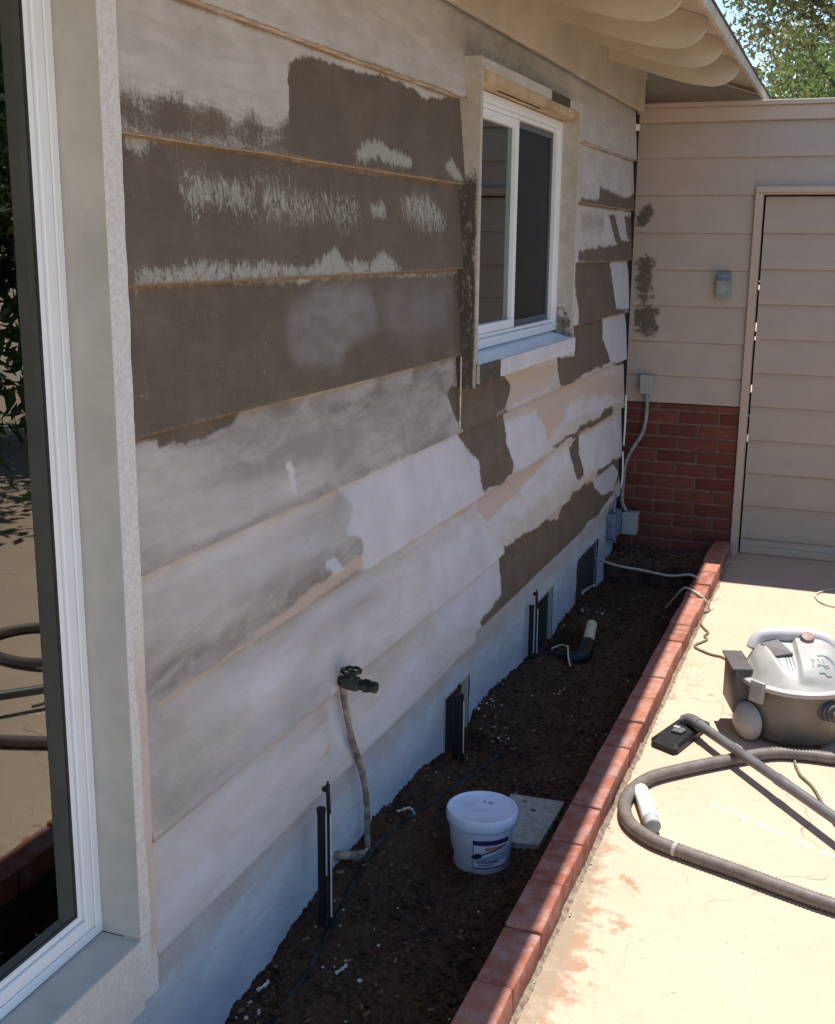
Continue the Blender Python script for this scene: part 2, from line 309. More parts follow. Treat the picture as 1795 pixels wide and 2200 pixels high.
low_ = k.math('MULTIPLY', low_, k.ramp(sx_.outputs[2], .25, .32)); c = k.mix(k.math('MULTIPLY', low_, .8), c, k.mix(k.ramp(n2, .35, .65), (.50, .38, .29), (.56, .46, .38)))
k.col(c); k.bump(n1, .002, .6); M['trim_edge'] = k.m
M['jamb'] = simple('grey_green_jamb_paint', (.47, .46, .42), .75, .07, 9, .001)
M['vinyl'] = simple('white_vinyl', (.78, .82, .84), .35, .02, 6)
M['gasket'] = simple('black_rubber', (.03, .03, .032), .5, .1)
M['sash'] = simple('tinted_sash', (.55, .75, .62), .5, .05)
M['room'] = simple('dark_room', (.02, .02, .02), .9, .2)
M['screen'] = simple('insect_screen', (.016, .015, .016), .6, .1, 200)
M['screen_frame'] = simple('screen_frame_grey', (.10, .10, .115), .5, .05)
M['black_plastic'] = simple('black_plastic', (.012, .012, .014), .45, .3)
M['raw_wood'] = simple('raw_orange_wood', (.50, .38, .24), .7, .15, 12)
M['shadow_gap'] = simple('gap_shade_black', (.014, .011, .010), .95, .2)  # near-black standing in for shade inside gaps and behind boards
M['bare_edge'] = simple('bare_wood_edge', (.60, .53, .43), .7, .25, 30)
M['shingle'] = simple('asphalt_shingle', (.075, .07, .065), .95, .4, 60, .004)
M['fascia'] = simple('fascia_cream', (.52, .46, .36), .7, .12, 10)
def glass(name, tint, boost=0.0, mul=2.3):
    k = N(name); t = k.t; out = t.nodes['Material Output']
    tr = k.new('ShaderNodeBsdfTransparent'); tr.inputs[0].default_value = (*tint, 1)
    gl = k.new('ShaderNodeBsdfGlossy'); gl.inputs['Roughness'].default_value = .004; gl.inputs[0].default_value = (.92, .96, .92, 1)
    fr = k.new('ShaderNodeFresnel'); fr.inputs[0].default_value = 1.52
    f = k.math('MULTIPLY_ADD', fr.outputs[0], mul, boost, clamp=True)
    mx = k.new('ShaderNodeMixShader'); k.lk(f, mx.inputs[0]); k.lk(tr.outputs[0], mx.inputs[1]); k.lk(gl.outputs[0], mx.inputs[2]); k.lk(mx.outputs[0], out.inputs[0])
    return k.m
M['glass'] = glass('window_glass', (.72, .88, .77), .02)
M['glass_small'] = glass('small_window_glass', (.55, .62, .55), 0.0, 1.35)
# patio concrete
k = N('pink_tan_patio', .85, .2)
n1 = k.noise(sc=2.2, det=6); n2 = k.noise(sc=26, det=6, rough=.7); n3 = k.noise(sc=240, det=3); n4 = k.noise(sc=15, det=8, rough=.8, dist=.15)
c = k.mix(k.ramp(n1, .3, .7), (.51, .372, .277), (.56, .415, .31))
c = k.mix(k.math('MULTIPLY', k.ramp(n2, .5, .8), .45), c, (.34, .25, .175))
c = k.mix(k.math('MULTIPLY', k.ramp(n3, .55, .75), .35), c, (.36, .27, .20))
st = k.attr('stain').outputs['Color']; sp = k.new('ShaderNodeSeparateColor'); k.lk(st, sp.inputs[0])
f1 = k.ramp(k.math('ADD', sp.outputs[0], k.math('MULTIPLY', k.math('SUBTRACT', n4, .5), 2.6)), .45, .8)
c = k.mix(k.math('MULTIPLY', f1, .7), c, (.26, .14, .085))
f2 = k.ramp(k.math('ADD', sp.outputs[1], k.math('MULTIPLY', k.math('SUBTRACT', n2, .5), 1.4)), .4, .65)
c = k.mix(k.math('MULTIPLY', f2, .7), c, (.27, .225, .165))
f3 = k.ramp(k.math('ADD', sp.outputs[2], k.math('MULTIPLY', k.math('SUBTRACT', n2, .5), 1.2)), .4, .7)
c = k.mix(k.math('MULTIPLY', f3, .85), c, (.85, .83, .85))
spk = k.ramp(k.noise(sc=55, det=2), .70, .75); c = k.mix(k.math('MULTIPLY', spk, .75), c, (.16, .11, .07))
vo = k.new('ShaderNodeTexVoronoi', feature='DISTANCE_TO_EDGE'); vo.inputs['Scale'].default_value = .9
wp = k.new('ShaderNodeVectorMath', operation='ADD'); k.lk(k.pos(), wp.inputs[0]); nz_ = k.new('ShaderNodeTexNoise'); nz_.inputs['Scale'].default_value = 5; k.lk(k.pos(), nz_.inputs[0])
sc_ = k.new('ShaderNodeVectorMath', operation='SCALE'); sc_.inputs['Scale'].default_value = .22; k.lk(nz_.outputs['Color'], sc_.inputs[0]); k.lk(sc_.outputs[0], wp.inputs[1]); k.lk(wp.outputs[0], vo.inputs['Vector'])
crk = k.math('MULTIPLY', k.ramp(vo.outputs['Distance'], .0022, .0006), k.ramp(n1, .45, .6)); c = k.mix(k.math('MULTIPLY', crk, .75), c, (.17, .12, .08))
k.col(c); k.bump(k.math('ADD', n2, n3), .003, .5); M['patio'] = k.m
# soil
k = N('dark_mulchy_soil', .95, .1)
n1 = k.noise(sc=5, det=5); n2 = k.noise(sc=70, det=6, rough=.75); n3 = k.noise(sc=260, det=3)
c = k.mix(k.ramp(n1, .3, .7), (.060, .033, .026), (.10, .056, .036))
c = k.mix(k.ramp(n2, .5, .72), c, (.22, .12, .06)); c = k.mix(k.ramp(n3, .66, .74), c, (.17, .13, .10))
k.col(c); k.bump(k.math('ADD', n2, n3), .008, .9); M['soil'] = k.m
# curb brick
k = N('red_clay_brick', .82, .25); bv = k.attr('brickvar').outputs['Fac']
n1 = k.noise(sc=18, det=6, rough=.7); n2 = k.noise(sc=120, det=4, rough=.7)
c = k.mix(bv, (.27, .085, .052), (.40, .16, .105)); c = k.mix(k.math('MULTIPLY', k.ramp(n1, .42, .66), .65), c, (.42, .27, .235)); c = k.mix(k.math('MULTIPLY', k.ramp(k.noise(sc=7, det=5), .5, .68), .4), c, (.17, .09, .075))
c = k.mix(k.math('MULTIPLY', k.ramp(n2, .6, .72), .5), c, (.12, .06, .045)); k.col(c); k.bump(k.math('ADD', n1, n2), .004, .7); M['brick'] = k.m
k = N('red_wall_brick', .85, .2); bv = k.attr('brickvar').outputs['Fac']
n1 = k.noise(sc=22, det=6, rough=.7); c = k.mix(bv, (.125, .038, .028), (.18, .058, .042)); c = k.mix(k.math('MULTIPLY', k.ramp(n1, .5, .8), .4), c, (.07, .03, .026)); k.col(c); k.bump(n1, .003, .6); M['wall_brick'] = k.m
M['mortar'] = simple('sandy_mortar', (.30, .225, .16), .95, .3, 50, .004)
M['mortar_red'] = simple('brick_mortar', (.19, .125, .10), .95, .2, 40, .003)
M['dark_brick'] = simple('grimy_brick', (.085, .045, .034), .95, .4, 25, .004)
M['mortar_dark'] = simple('dark_joint_mortar', (.09, .06, .048), .95, .3, 40, .003)
M['concrete'] = simple('grey_paver_concrete', (.36, .35, .32), .9, .16, 40, .002)
M['pail'] = simple('white_pail_plastic', (.60, .64, .76), .42, .05, 9)
M['lid'] = simple('pale_lid_plastic', (.56, .64, .80), .45, .05, 14)
M['vac_lid'] = simple('light_grey_plastic', (.37, .355, .335), .42, .05, 30, .0004, spec=.5)
M['vac_white'] = simple('off_white_plastic', (.52, .50, .49), .4, .05, 20, spec=.5)
M['vac_tub'] = simple('brown_grey_tub', (.19, .165, .13), .45, .12, 8, .0005, spec=.4)
M['vac_dark'] = simple('dark_grey_plastic', (.10, .09, .088), .45, .1, 30)
M['hose'] = simple('grey_brown_hose', (.165, .14, .125), .5, .14, 30)
M['hose_mark'] = simple('pale_hose_highlight', (.42, .38, .36), .6, .1, 30)  # pale colour for the highlight painted on the hose
M['wand'] = simple('slate_grey_wand', (.13, .125, .13), .4, .1, 20, spec=.5)
M['teal'] = simple('teal_grey_print', (.30, .36, .36), .5, .05)
M['red_btn'] = simple('maroon_button', (.27, .16, .15), .5, .1)
M['dusty_metal'] = simple('rusty_copper_pipe', (.30, .25, .205), .55, .35, 30, .001, metal=.2)
M['verdigris'] = simple('dark_green_brass', (.045, .055, .045), .5, .5, 40, .001, metal=.3)
M['grey_metal'] = simple('grey_box_metal', (.34, .36, .35), .5, .1, 20)
M['green_grey'] = simple('sage_metal', (.26, .31, .28), .5, .15, 30)
M['blue_grey'] = simple('dusty_blue_metal', (.16, .20, .30), .6, .25, 30)
M['conduit'] = simple('grey_conduit', (.26, .27, .28), .5, .2, 60)
M['white_paint'] = simple('white_plastic', (.82, .82, .82), .45, .04, 30)
M['cream_pvc'] = simple('cream_pvc', (.66, .60, .40), .5, .1, 20)
M['cord'] = simple('olive_brown_cord', (.20, .17, .11), .6, .15, 30)
M['cord_white'] = simple('off_white_cable', (.55, .52, .44), .6, .1, 30)
M['drip'] = simple('dusty_black_tube', (.032, .030, .034), .8, .6, 18)
M['chips'] = simple('paint_chip', (.55, .53, .48), .8, .2, 30)
M['vent_mesh'] = simple('galvanised_mesh', (.055, .052, .055), .7, .3, 120)
M['bark'] = simple('grey_bark', (.16, .135, .11), .9, .3, 12, .01)
# ------------------------------------------------------------------ ground
xs = np.concatenate([np.linspace(-60, -3, 8), [-2.2], np.linspace(.55, 2.2, 150), np.linspace(2.35, 5, 12), np.linspace(8, 80, 10)])
ys = np.concatenate([np.linspace(-60, -3, 8), np.linspace(-2, 1.5, 12), np.linspace(1.55, 6.3, 330), np.linspace(7, 12, 6), np.linspace(16, 120, 9)])
X, Y = np.meshgrid(xs, ys, indexing='ij'); Z = np.zeros_like(X)
inside = (X < .60) & (X > .54 - 4) & (Y > -3) & (Y < 6.3)
near = np.clip(1 - (X - .60) / .05, 0, 1); stn = np.zeros(X.shape + (4,))
red = np.exp(-((X - .60) / .12) ** 2) * .42 + np.exp(-(((X - .66) / .12) ** 2 + ((Y - 2.35) / .5) ** 2)) * .48
red += np.exp(-(((X - .745) / .035) ** 2 + ((Y - 2.74 + (X - .745) * .8) / .03) ** 2)) * .5 + np.exp(-(((X - .765) / .03) ** 2 + ((Y - 2.55) / .02) ** 2)) * .6
red += np.exp(-(((X - .95) / .07) ** 2 + ((Y - 2.40) / .05) ** 2)) * .4 + np.exp(-(((X - .78) / .2) ** 2 + ((Y - 4.25) / .3) ** 2)) * .18 + np.exp(-(((X - 1.0) / .1) ** 2 + ((Y - 3.1) / .06) ** 2)) * .3
stn[..., 0] = red
stn[..., 1] = np.exp(-((X - .612) / .045) ** 2) * .8 * (.55 + .45 * np.exp(-((Y - 2.2) / .7) ** 2))
stn[..., 1] += np.exp(-(np.clip(X - .62, 0, 9) / .085) ** 2) * .62 * np.clip((3.0 - Y) / .8, 0, 1)
wl = np.abs((Y - 3.291) - (X - .837) * (3.076 - 3.291) / (1.23 - .837))
stn[..., 2] = np.exp(-(wl / .012) ** 2) * .75 * (X > .88); stn[..., 0] += np.exp(-(wl / .004) ** 2) * .6 * (X < .92) * (X > .7)
keep = ~((X[:-1, :-1] >= -3.5) & (X[1:, 1:] <= .56) & (Y[:-1, :-1] > -2.9) & (Y[1:, 1:] < 6.4))
# patio sheet, open under the planting bed
f = grid_faces(len(xs), len(ys)); ctr = np.stack([X.ravel()[f].mean(1), Y.ravel()[f].mean(1)], 1)
f = f[~((ctr[:, 0] > -3) & (ctr[:, 0] < .552) & (ctr[:, 1] > -3) & (ctr[:, 1] < 6.28))]
pa = npmesh('patio_ground', np.stack([X, Y, Z], -1).reshape(-1, 3), f, M['patio'], smooth=False, attrs={'stain': stn.reshape(-1, 4)})
props(pa, kind='structure')
# soil bed
sx = np.concatenate([[-.6, -.2, -.05], np.linspace(-.02, .56, 98)]); sy = np.concatenate([[-2.9, -1, 0, .8], np.linspace(1.3, 6.3, 800)])
X, Y = np.meshgrid(sx, sy, indexing='ij')
base = np.interp(Y, [1.94, 2.41, 2.78, 3.2, 3.38, 3.79, 4.43, 5.27, 5.8], [-.07, -.012, .01, -.01, -.02, -.005, -.05, -.065, -.12])
bed = np.interp(Y, [1.3, 2.2, 2.8, 3.5, 4.4, 5.3, 5.8], [-.09, -.085, -.075, -.055, -.06, -.09, -.13])
t = np.clip(X / .2, 0, 1); t = t * t * (3 - 2 * t); Z = base * (1 - t) + bed * t
Z = Z + (fbm(X, Y, 3, 5, 9) - .5) * .035 + (fbm(X, Y, 20, 3, 55) - .5) * .016 + np.maximum(0, fbm(X, Y, 40, 2, 110) - .62) * .03
pit = np.exp(-(((X) / .09) ** 2 + ((Y - 3.52) / .12) ** 2)) * .07 + np.exp(-(((X) / .1) ** 2 + ((Y - 4.7) / .15) ** 2)) * .06
hol = np.exp(-(((X - .38) / .11) ** 2 + ((Y - 2.35) / .18) ** 2)) * .03
flat = np.exp(-((((X - .31) / .1) ** 2 + ((Y - 2.83) / .1) ** 2)) ** 2)
Z = Z - pit - hol; Z = Z * (1 - flat) + (-.077) * flat
Z[:3] = Z[3]
SOIL = (sx, sy, Z)
def soil(x, y): 
    i = int(np.clip(np.searchsorted(sx, x), 1, len(sx) - 1)); j = int(np.clip(np.searchsorted(sy, y), 1, len(sy) - 1)); return float(Z[i, j])
so_ = npmesh('soil_ground', np.stack([X, Y, Z], -1).reshape(-1, 3), grid_faces(len(sx), len(sy)), M['soil'])
props(so_, kind='structure')
# crumbs of mulch and soil: countless
V, Fc = [], []
def chip(c, s, sq=.5):
    b = len(V); a = random.random() * 6.3; e = Matrix.Rotation(a, 3, 'Z') @ Matrix.Rotation(random.uniform(-.6, .6), 3, 'X')
    for dx, dy, dz in ((-1, -1, -1), (1, -1, -1), (1, 1, -1), (-1, 1, -1), (-1, -1, 1), (1, -1, 1), (1, 1, 1), (-1, 1, 1)):
        V.append(tuple(Vector(c) + e @ Vector((dx * s * random.uniform(.6, 1.2), dy * s * sq * random.uniform(.6, 1.2), dz * s * .35))))
    for q in ((0, 3, 2, 1), (4, 5, 6, 7), (0, 1, 5, 4), (1, 2, 6, 5), (2, 3, 7, 6), (3, 0, 4, 7)): Fc.append([b + i for i in q])
for _ in range(9000):
    x = random.uniform(.0, .53); y = 1.6 + 4.2 * random.random() ** 1.2
    if (x - .31) ** 2 + (y - 2.83) ** 2 < .008: continue
    chip((x, y, soil(x, y) + .001), random.uniform(.002, .007) if random.random() < .9 else random.uniform(.007, .013), random.uniform(.3, .9))
o = npmesh('mulch_crumbs', V, Fc, M['soil'], smooth=False)
props(o, 'loose dark crumbs of soil and mulch scattered over the planting bed', 'mulch', kind='stuff')
V, Fc = [], []
for _ in range(70):
    x = random.uniform(.01, .52); y = 1.7 + 3.9 * random.random()
    if (x - .31) ** 2 + (y - 2.83) ** 2 < .012: continue
    chip((x, y, soil(x, y) + .004), random.uniform(.002, .0045), random.uniform(.3, .9))
for cx, cy, n_ in ((.03, 3.75, 16), (.12, 3.6, 14), (.10, 5.2, 14), (.16, 2.25, 8), (.03, 1.98, 8), (.46, 1.98, 12), (.2, 4.1, 8)):
    for _ in range(n_): 
        x, y = random.gauss(cx, .035), random.gauss(cy, .05); x = min(max(x, .01), .52); chip((x, y, soil(x, y) + .005), random.uniform(.002, .006), random.uniform(.3, .9))
for _ in range(60):
    x = .615 + abs(random.gauss(0, .012)); y = random.uniform(1.9, 5.6); chip((x, y, .003), random.uniform(.0015, .0035), .7)
o = npmesh('paint_chips', V, Fc, M['chips'], smooth=False)
props(o, 'pale scraped paint chips and grit sprinkled on the dark soil and beside the brick edging', 'paint chips', kind='stuff')
for i, (p0, p1, lab) in enumerate([((.245, 1.985), (.262, 2.03), 'curled white paint flake lying on the soil near the lower edge'), ((.155, 2.20), (.162, 2.245), 'small white paint flake on the soil below the nearest black riser'), ((.03, 2.05), (.036, 2.09), 'white paint sliver at the foot of the white foundation'), ((.045, 2.86), (.085, 2.90), 'pale twig-like paint curl beside the lowest end of the tap pipe')]):
    q = spline([(p0[0], p0[1], soil(*p0) + .012), ((p0[0] + p1[0]) / 2 + .012, (p0[1] + p1[1]) / 2, soil(*p0) + .02), (p1[0], p1[1], soil(*p1) + .012)], .004)
    o = MB().tube(q, [.0035 + .0015 * math.sin(j * 1.7) for j in range(len(q))], 5).build('paint_flake', M['chips']); props(o, lab, 'paint flake')
V, Fc = [], []
for _ in range(420):
    x = random.uniform(.01, .52); y = random.choice([random.uniform(1.7, 5.7), random.uniform(5.86, 6.2)]); zz_ = soil(x, y) if y < 5.8 else -.002
    if (x - .31) ** 2 + (y - 2.83) ** 2 < .014: continue
    chip((x, y, zz_ + .004), random.uniform(.005, .013), random.uniform(.25, .5))
M['litter'] = simple('dry_leaf_litter', (.17, .10, .055), .9, .5, 60)
o = npmesh('leaf_litter', V, Fc, M['litter'], smooth=False)
props(o, 'dry brown leaf and bark litter strewn thinly over the soil bed and the far step', 'leaf litter', kind='stuff')
# ------------------------------------------------------------------ brick edging
def brick_mesh(bm_boxes, name, mat, parent=None, bev=.004):
    V = []; Fq = []; A = []
    for a, b, v in bm_boxes:
        t = bmesh.new(); bmesh.ops.create_cube(t, size=1)
        bmesh.ops.scale(t, vec=[q - p for p, q in zip(a, b)], verts=t.verts); bmesh.ops.translate(t, vec=[(p + q) / 2 for p, q in zip(a, b)], verts=t.verts)
        bmesh.ops.bevel(t, geom=t.edges[:], offset=bev, segments=2, affect='EDGES', profile=.6)
        bmesh.ops.triangulate(t, faces=t.faces); t.verts.index_update(); o_ = len(V)
        for q in t.verts:
            d = noise.noise_vector(q.co * 22) * .003 + noise.noise_vector(q.co * 75) * .0012; V.append(tuple(q.co + d)); A.append(v)
        for f_ in t.faces: Fq.append([o_ + q.index for q in f_.verts])
        t.free()
    return npmesh(name, V, Fq, mat, parent, smooth=False, attrs={'brickvar': np.array(A)})
edging = thing('brick_edging', (.57, 1.2, 0), 'long row of red bricks edging the soil bed beside the patio', 'brick edging')
bb = []; P0 = 2.097; L = .2145
for i in range(-14, 20):
    y0 = P0 + i * L + .003; y1 = P0 + (i + 1) * L - .003 + random.uniform(-.001, .001); dx = random.uniform(-.003, .003); dz = random.uniform(-.0035, .0035)
    if y1 > 6.215: y1 = 6.215
    if y1 - y0 < .04: continue
    bb.append(((.527 + dx, y0,   .012 + dz), (.613 + dx, y1, .080 + dz), random.random()))
brick_mesh(bb, 'top_bricks', M['brick'], edging, .005)
m = MB(); m.box((.535, -.9, -.2), (.607, 6.215, .071)); m.build('mortar_bed', M['mortar_dark'], edging)
V = []; ys_ = np.arange(1.3, 6.2, .006); prof = [(.606, .020), (.613, .014), (.618, .006), (.629, -.003)]
V = [(px + .004 * (fbm(y, y * .3, 5, 3, 30) - .5) + (.012 * max(0, fbm(y, 2.2, 9, 2, 14) - .5) if q > 1 else 0), y, pz + .008 * (fbm(y, px * 9, 7, 3, 45) - .5)) for y in ys_ for q, (px, pz) in enumerate(prof)]
npmesh('mortar_fillet', V, grid_faces(len(ys_), 4), M['mortar'], edging)
# ------------------------------------------------------------------ the house
house = thing('house', (0, 1, 0), 'single storey house with half scraped white and brown lap siding under a cream eave', 'house')
def hard(L, t): return [q for q in L if q[0] >= t]
def softl(L, t): return [(q[0], q[1] * 1.3, q[2]) for q in L if q[0] < t]
NF = lambda: Field(1.3, 6.4, -.2, 2.4, .005)
FD = NF().add(hard(DARK, .7)); FS = NF().add(hard(SCRAPE, .5)); FW = NF().add(hard(WHITE, .7))
SD = NF().add(softl(DARK, .7)); SS = NF().add([(q[0] * 1.5, q[1], q[2]) for q in softl(SCRAPE, .5)]); SW = NF().add(softl(WHITE, .7)); FT = Field(1.3, 6.4, -.2, 2.4, .005).add(TAN)
rows = [.268, .505, .773, 1.023, 1.266, 1.525, 1.771, 2.012, 2.262]
Y0, Y1 = 1.68, 6.105
HOLE = (3.432, 4.680, 1.19, 2.11)
V = []; FF = []; AT = []; ED = []; MI = []; SO = []
yv = np.unique(np.concatenate([np.arange(Y0, Y1, .006), [Y1, HOLE[0], HOLE[1]]]))
off = 0
for ri in range(8):
    zb, zt = rows[ri], rows[ri + 1]
    zz = np.unique(np.concatenate([np.linspace(zb, zt + .004, 42), [h for h in HOLE[2:] if zb < h < zt]]))
    Yg, Zg = np.meshgrid(yv, zz, indexing='ij')
    wob = (fbm(yv, yv * 0 + ri * 3.3, 50, 3, 2.2) - .5) * .006
    step = np.where(yv > 3.62, .034, 0.0) if ri == 0 else 0 * yv
    tt = np.clip((Zg - zb) / (zt - zb), 0, 1)
    endcut = (Yg > 5.7) * (.03 - .03 * tt) * (Yg - 5.7) / .4      # ends drift back towards the corner
    Zw = Zg + (1 - tt) * (wob[:, None] + step[:, None])
    Xg = .027 - .022 * tt + (fbm(Yg, Zg * 3, 70 + ri, 3, 3) - .5) * .0025
    Yw = Yg + (Yg > 5.9) * (Yg - 5.9) / .205 * (.02 * (tt - .5))
    verts = np.stack([Xg, Yw, Zw], -1)
    cy = (Yg[:-1, :-1] + Yg[1:, 1:]) / 2; cz = (Zg[:-1, :-1] + Zg[1:, 1:]) / 2
    keep = ~((cy > HOLE[0]) & (cy < HOLE[1]) & (cz > HOLE[2]) & (cz < HOLE[3]))
    fc = grid_faces(len(yv), len(zz)).reshape(len(yv) - 1, len(zz) - 1, 4)[keep]
    V.append(verts.reshape(-1, 3)); FF.append(fc + off); off += verts.shape[0] * verts.shape[1]; MI.append(np.zeros(len(fc), np.int32))
    # a little above its own lower edge the paint sample is kept inside the board
    yy = Yw.ravel(); z_s = np.clip(Zw, zb + .003, zt - .002).ravel()
    wy = (fbm(yy, z_s, 221, 2, 7) - .5) * .05 * (yy > 3.3) + (fbm(yy, z_s, 201, 3, 26) - .5) * .018 + (fbm(yy, z_s, 205, 2, 90) - .5) * .016; wz = (fbm(yy, z_s, 231, 2, 8) - .5) * .03 * (yy > 3.3) * (z_s < 1.3) + (fbm(yy, z_s, 211, 3, 30) - .5) * .012 + (fbm(yy, z_s * .4, 215, 2, 95) - .5) * .012 * (z_s > 1.5)
    ys_w = yy + wy; zs_w = np.clip(z_s + wz, zb + .003, zt - .002)
    low = np.exp(-((Zg - zb) / .006) ** 2).ravel() * (.5 if ri < 4 else 0); lap_shade = np.exp(-((zt - Zg) / .007) ** 2).ravel()  # contact shade of the laps, painted as dark lines at board edges
    AT.append(np.stack([FD.at(ys_w, zs_w), FS.at(ys_w, zs_w), FW.at(ys_w, zs_w), np.maximum(FT.at(ys_w, zs_w), np.exp(-((zt - Zg) / .008) ** 2).ravel() * (.58 if ri < 4 else 0))], 1))  # alpha: tan paint plus a painted highlight line along the lower laps
    slope = z_s + .0 * yy; left_ = np.clip((4.0 - yy) / .6, 0, 1)
    gen = ({0: .16, 1: .46, 2: .42, 3: .62, 4: .46}.get(ri, .10)) * left_ * np.clip((fbm(yy * .7, z_s * 3.4, 130 + ri, 4, 2.6) - .36) * 4.5, 0, 1) + (.32 * left_ if ri in (3, 4) else 0)
    SO.append(np.stack([np.clip(SD.at(yy, z_s) * 1.6 + lap_shade * (.65 if ri >= 4 else 0) + low * 1.3 + gen, 0, 1), SS.at(yy, z_s), np.clip(SW.at(yy, z_s) + ((.5 if ri < 3 else (.15 if ri == 3 else 0)) * np.clip((fbm(yy * .6, z_s * 3, 160 + ri, 4, 3) - .3) * 3.5, 0, 1)), 0, 1), 0 * yy], 1))
    e = np.exp(-((Zg - zb) / .007) ** 2) * (.72 if ri >= 5 else (.55 if ri == 4 else .3)) + (np.exp(-((zt - Zg) / .010) ** 2) * (.62 if ri in (3, 4, 5, 6) else .0))  # bare wood at the lower edge; upper line paints shade under the lap
    ED.append(e.ravel())
    # thickness face under the board
    a = np.stack([Xg[:, 0], Yw[:, 0], Zw[:, 0]], 1); b = a.copy(); b[:, 0] -= .024; b[:, 2] += .001
    q = np.stack([a, b], 1).reshape(-1, 3); fc = grid_faces(len(yv), 2)
    cy = (yv[:-1] + yv[1:]) / 2; fc = fc[~((cy > HOLE[0]) & (cy < HOLE[1]) & (zb > HOLE[2]) & (zb < HOLE[3]))]
    V.append(q); FF.append(fc + off); off += len(q); MI.append(np.ones(len(fc), np.int32)); SO.append(np.zeros((len(q), 4))); AT.append(np.zeros((len(q), 4))); ED.append(np.zeros(len(q)))
    # end grain
    a = np.stack([Xg[-1], Yw[-1], Zw[-1]], 1); b = a.copy(); b[:, 0] = -.004; q = np.stack([a, b], 1).reshape(-1, 3); fc = grid_faces(len(zz), 2)
    V.append(q); FF.append(fc + off); off += len(q); MI.append(np.ones(len(fc), np.int32)); SO.append(np.zeros((len(q), 4))); AT.append(np.zeros((len(q), 4))); ED.append(np.zeros(len(q)))
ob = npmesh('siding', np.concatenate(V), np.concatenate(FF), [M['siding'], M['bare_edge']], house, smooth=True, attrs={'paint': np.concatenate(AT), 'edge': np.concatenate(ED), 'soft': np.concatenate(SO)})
mi = np.concatenate(MI)
if len(ob.data.polygons) == len(mi): ob.data.polygons.foreach_set('material_index', mi)
ob.data.set_sharp_from_angle(angle=R(35))
# the rest of the wall body (sheathing, behind the boards)
m = MB(); m.box((-.16, 1.70, .31), (.001, HOLE[0], 2.5)); m.box((-.16, HOLE[1], .31), (.001, 6.10, 2.5)); m.box((-.16, HOLE[0], .31), (.001, HOLE[1], HOLE[2])); m.box((-.16, HOLE[0], HOLE[3]), (.001, HOLE[1], 2.5))
m.box((-.16, -3, 2.10), (.012, 1.70, 2.5)); m.box((-.16, -3, -.2), (-.03, 1.62, .20)); m.box((-.16, -3, .20), (.012, -1.6, 2.1)); m.box((-.16, 6.10, -.2), (-.012, 8.6, 2.6))
m.build('wall_body', M['shadow_gap'], house)
# siding above the big window, out of frame but under the same eave
m = MB(); m.box((.0125, -3, 2.14), (.022, 1.679, 2.5)); m.box((.0125, -3, .21), (.022, -1.66, 2.139)); m.build('siding_panel', M['soffit'], house)
# foundation
yf = np.arange(-.5, 6.1, .02); zf = np.arange(-.22, .33, .01); Yg, Zg = np.meshgrid(yf, zf, indexing='ij')
Xg = .002 + (fbm(Yg, Zg, 90, 4, 14) - .5) * .008
cy = (Yg[:-1, :-1] + Yg[1:, 1:]) / 2; cz = (Zg[:-1, :-1] + Zg[1:, 1:]) / 2
VENT = [(3.39, 3.64), (4.52, 4.81), (5.24, 5.70)]
kp = np.ones(cy.shape, bool)
for a, b in VENT: kp &= ~((cy > a) & (cy < b) & (cz < .15))
at = np.zeros(Yg.shape + (4,)); at[..., 3] = np.clip((Zg - .11) / .12, 0, 1) * .75 + (fbm(Yg, Zg, 33, 3, 4) - .5) * .5 + np.exp(-((Yg - 2.5) / .5) ** 2) * .12
at[..., 2] = .52 + (fbm(Yg, Zg, 55, 4, 6) - .5) * .9
at[..., 0] = np.exp(-((Zg + .02) / .03) ** 2) * .25
npmesh('foundation', np.stack([Xg, Yg, Zg], -1).reshape(-1, 3), grid_faces(len(yf), len(zf)).reshape(len(yf) - 1, len(zf) - 1, 4)[kp], M['stucco'], house, attrs={'paint': at.reshape(-1, 4), 'edge': np.zeros(at.reshape(-1, 4).shape[0])})
m = MB(); m.box((-.2, -.5, -.25), (-.09, 6.1, .26)); 
m.build('crawl_space_backing', M['shadow_gap'], house)
for i, (a, b) in enumerate(VENT):
    m = MB()
    for (p, q) in (((a, -.16), (a + .012, .15)), ((b - .012, -.16), (b, .15)), ((a + .012, .138), (b - .012, .15))): m.box((-.05, p[0], p[1]), (-.0015, q[0], q[1]))
    v = m.build('vent', M['stucco'] if i < 2 else M['blue_grey'], house)
    m = MB()
    if i < 2:
        y = a + .015
        while y < b - .015: m.box((-.022, y, -.15), (-.020, y + .003, .137)); y += .013
        z = -.14
        while z < .13: m.box((-.0248, a + .013, z), (-.0226, b - .013, z + .003)); z += .013
    else: m.box((-.03, a + .013, -.15), (-.012, b - .013, .137))
    m.build('vent_screen', M['vent_mesh'], v)
# frieze board and blocking under the eave
m = MB(); m.box((.0265, 1.0, 2.246), (.046, 6.13, 2.46), .002); m.build('frieze_board', M['frieze'], house)
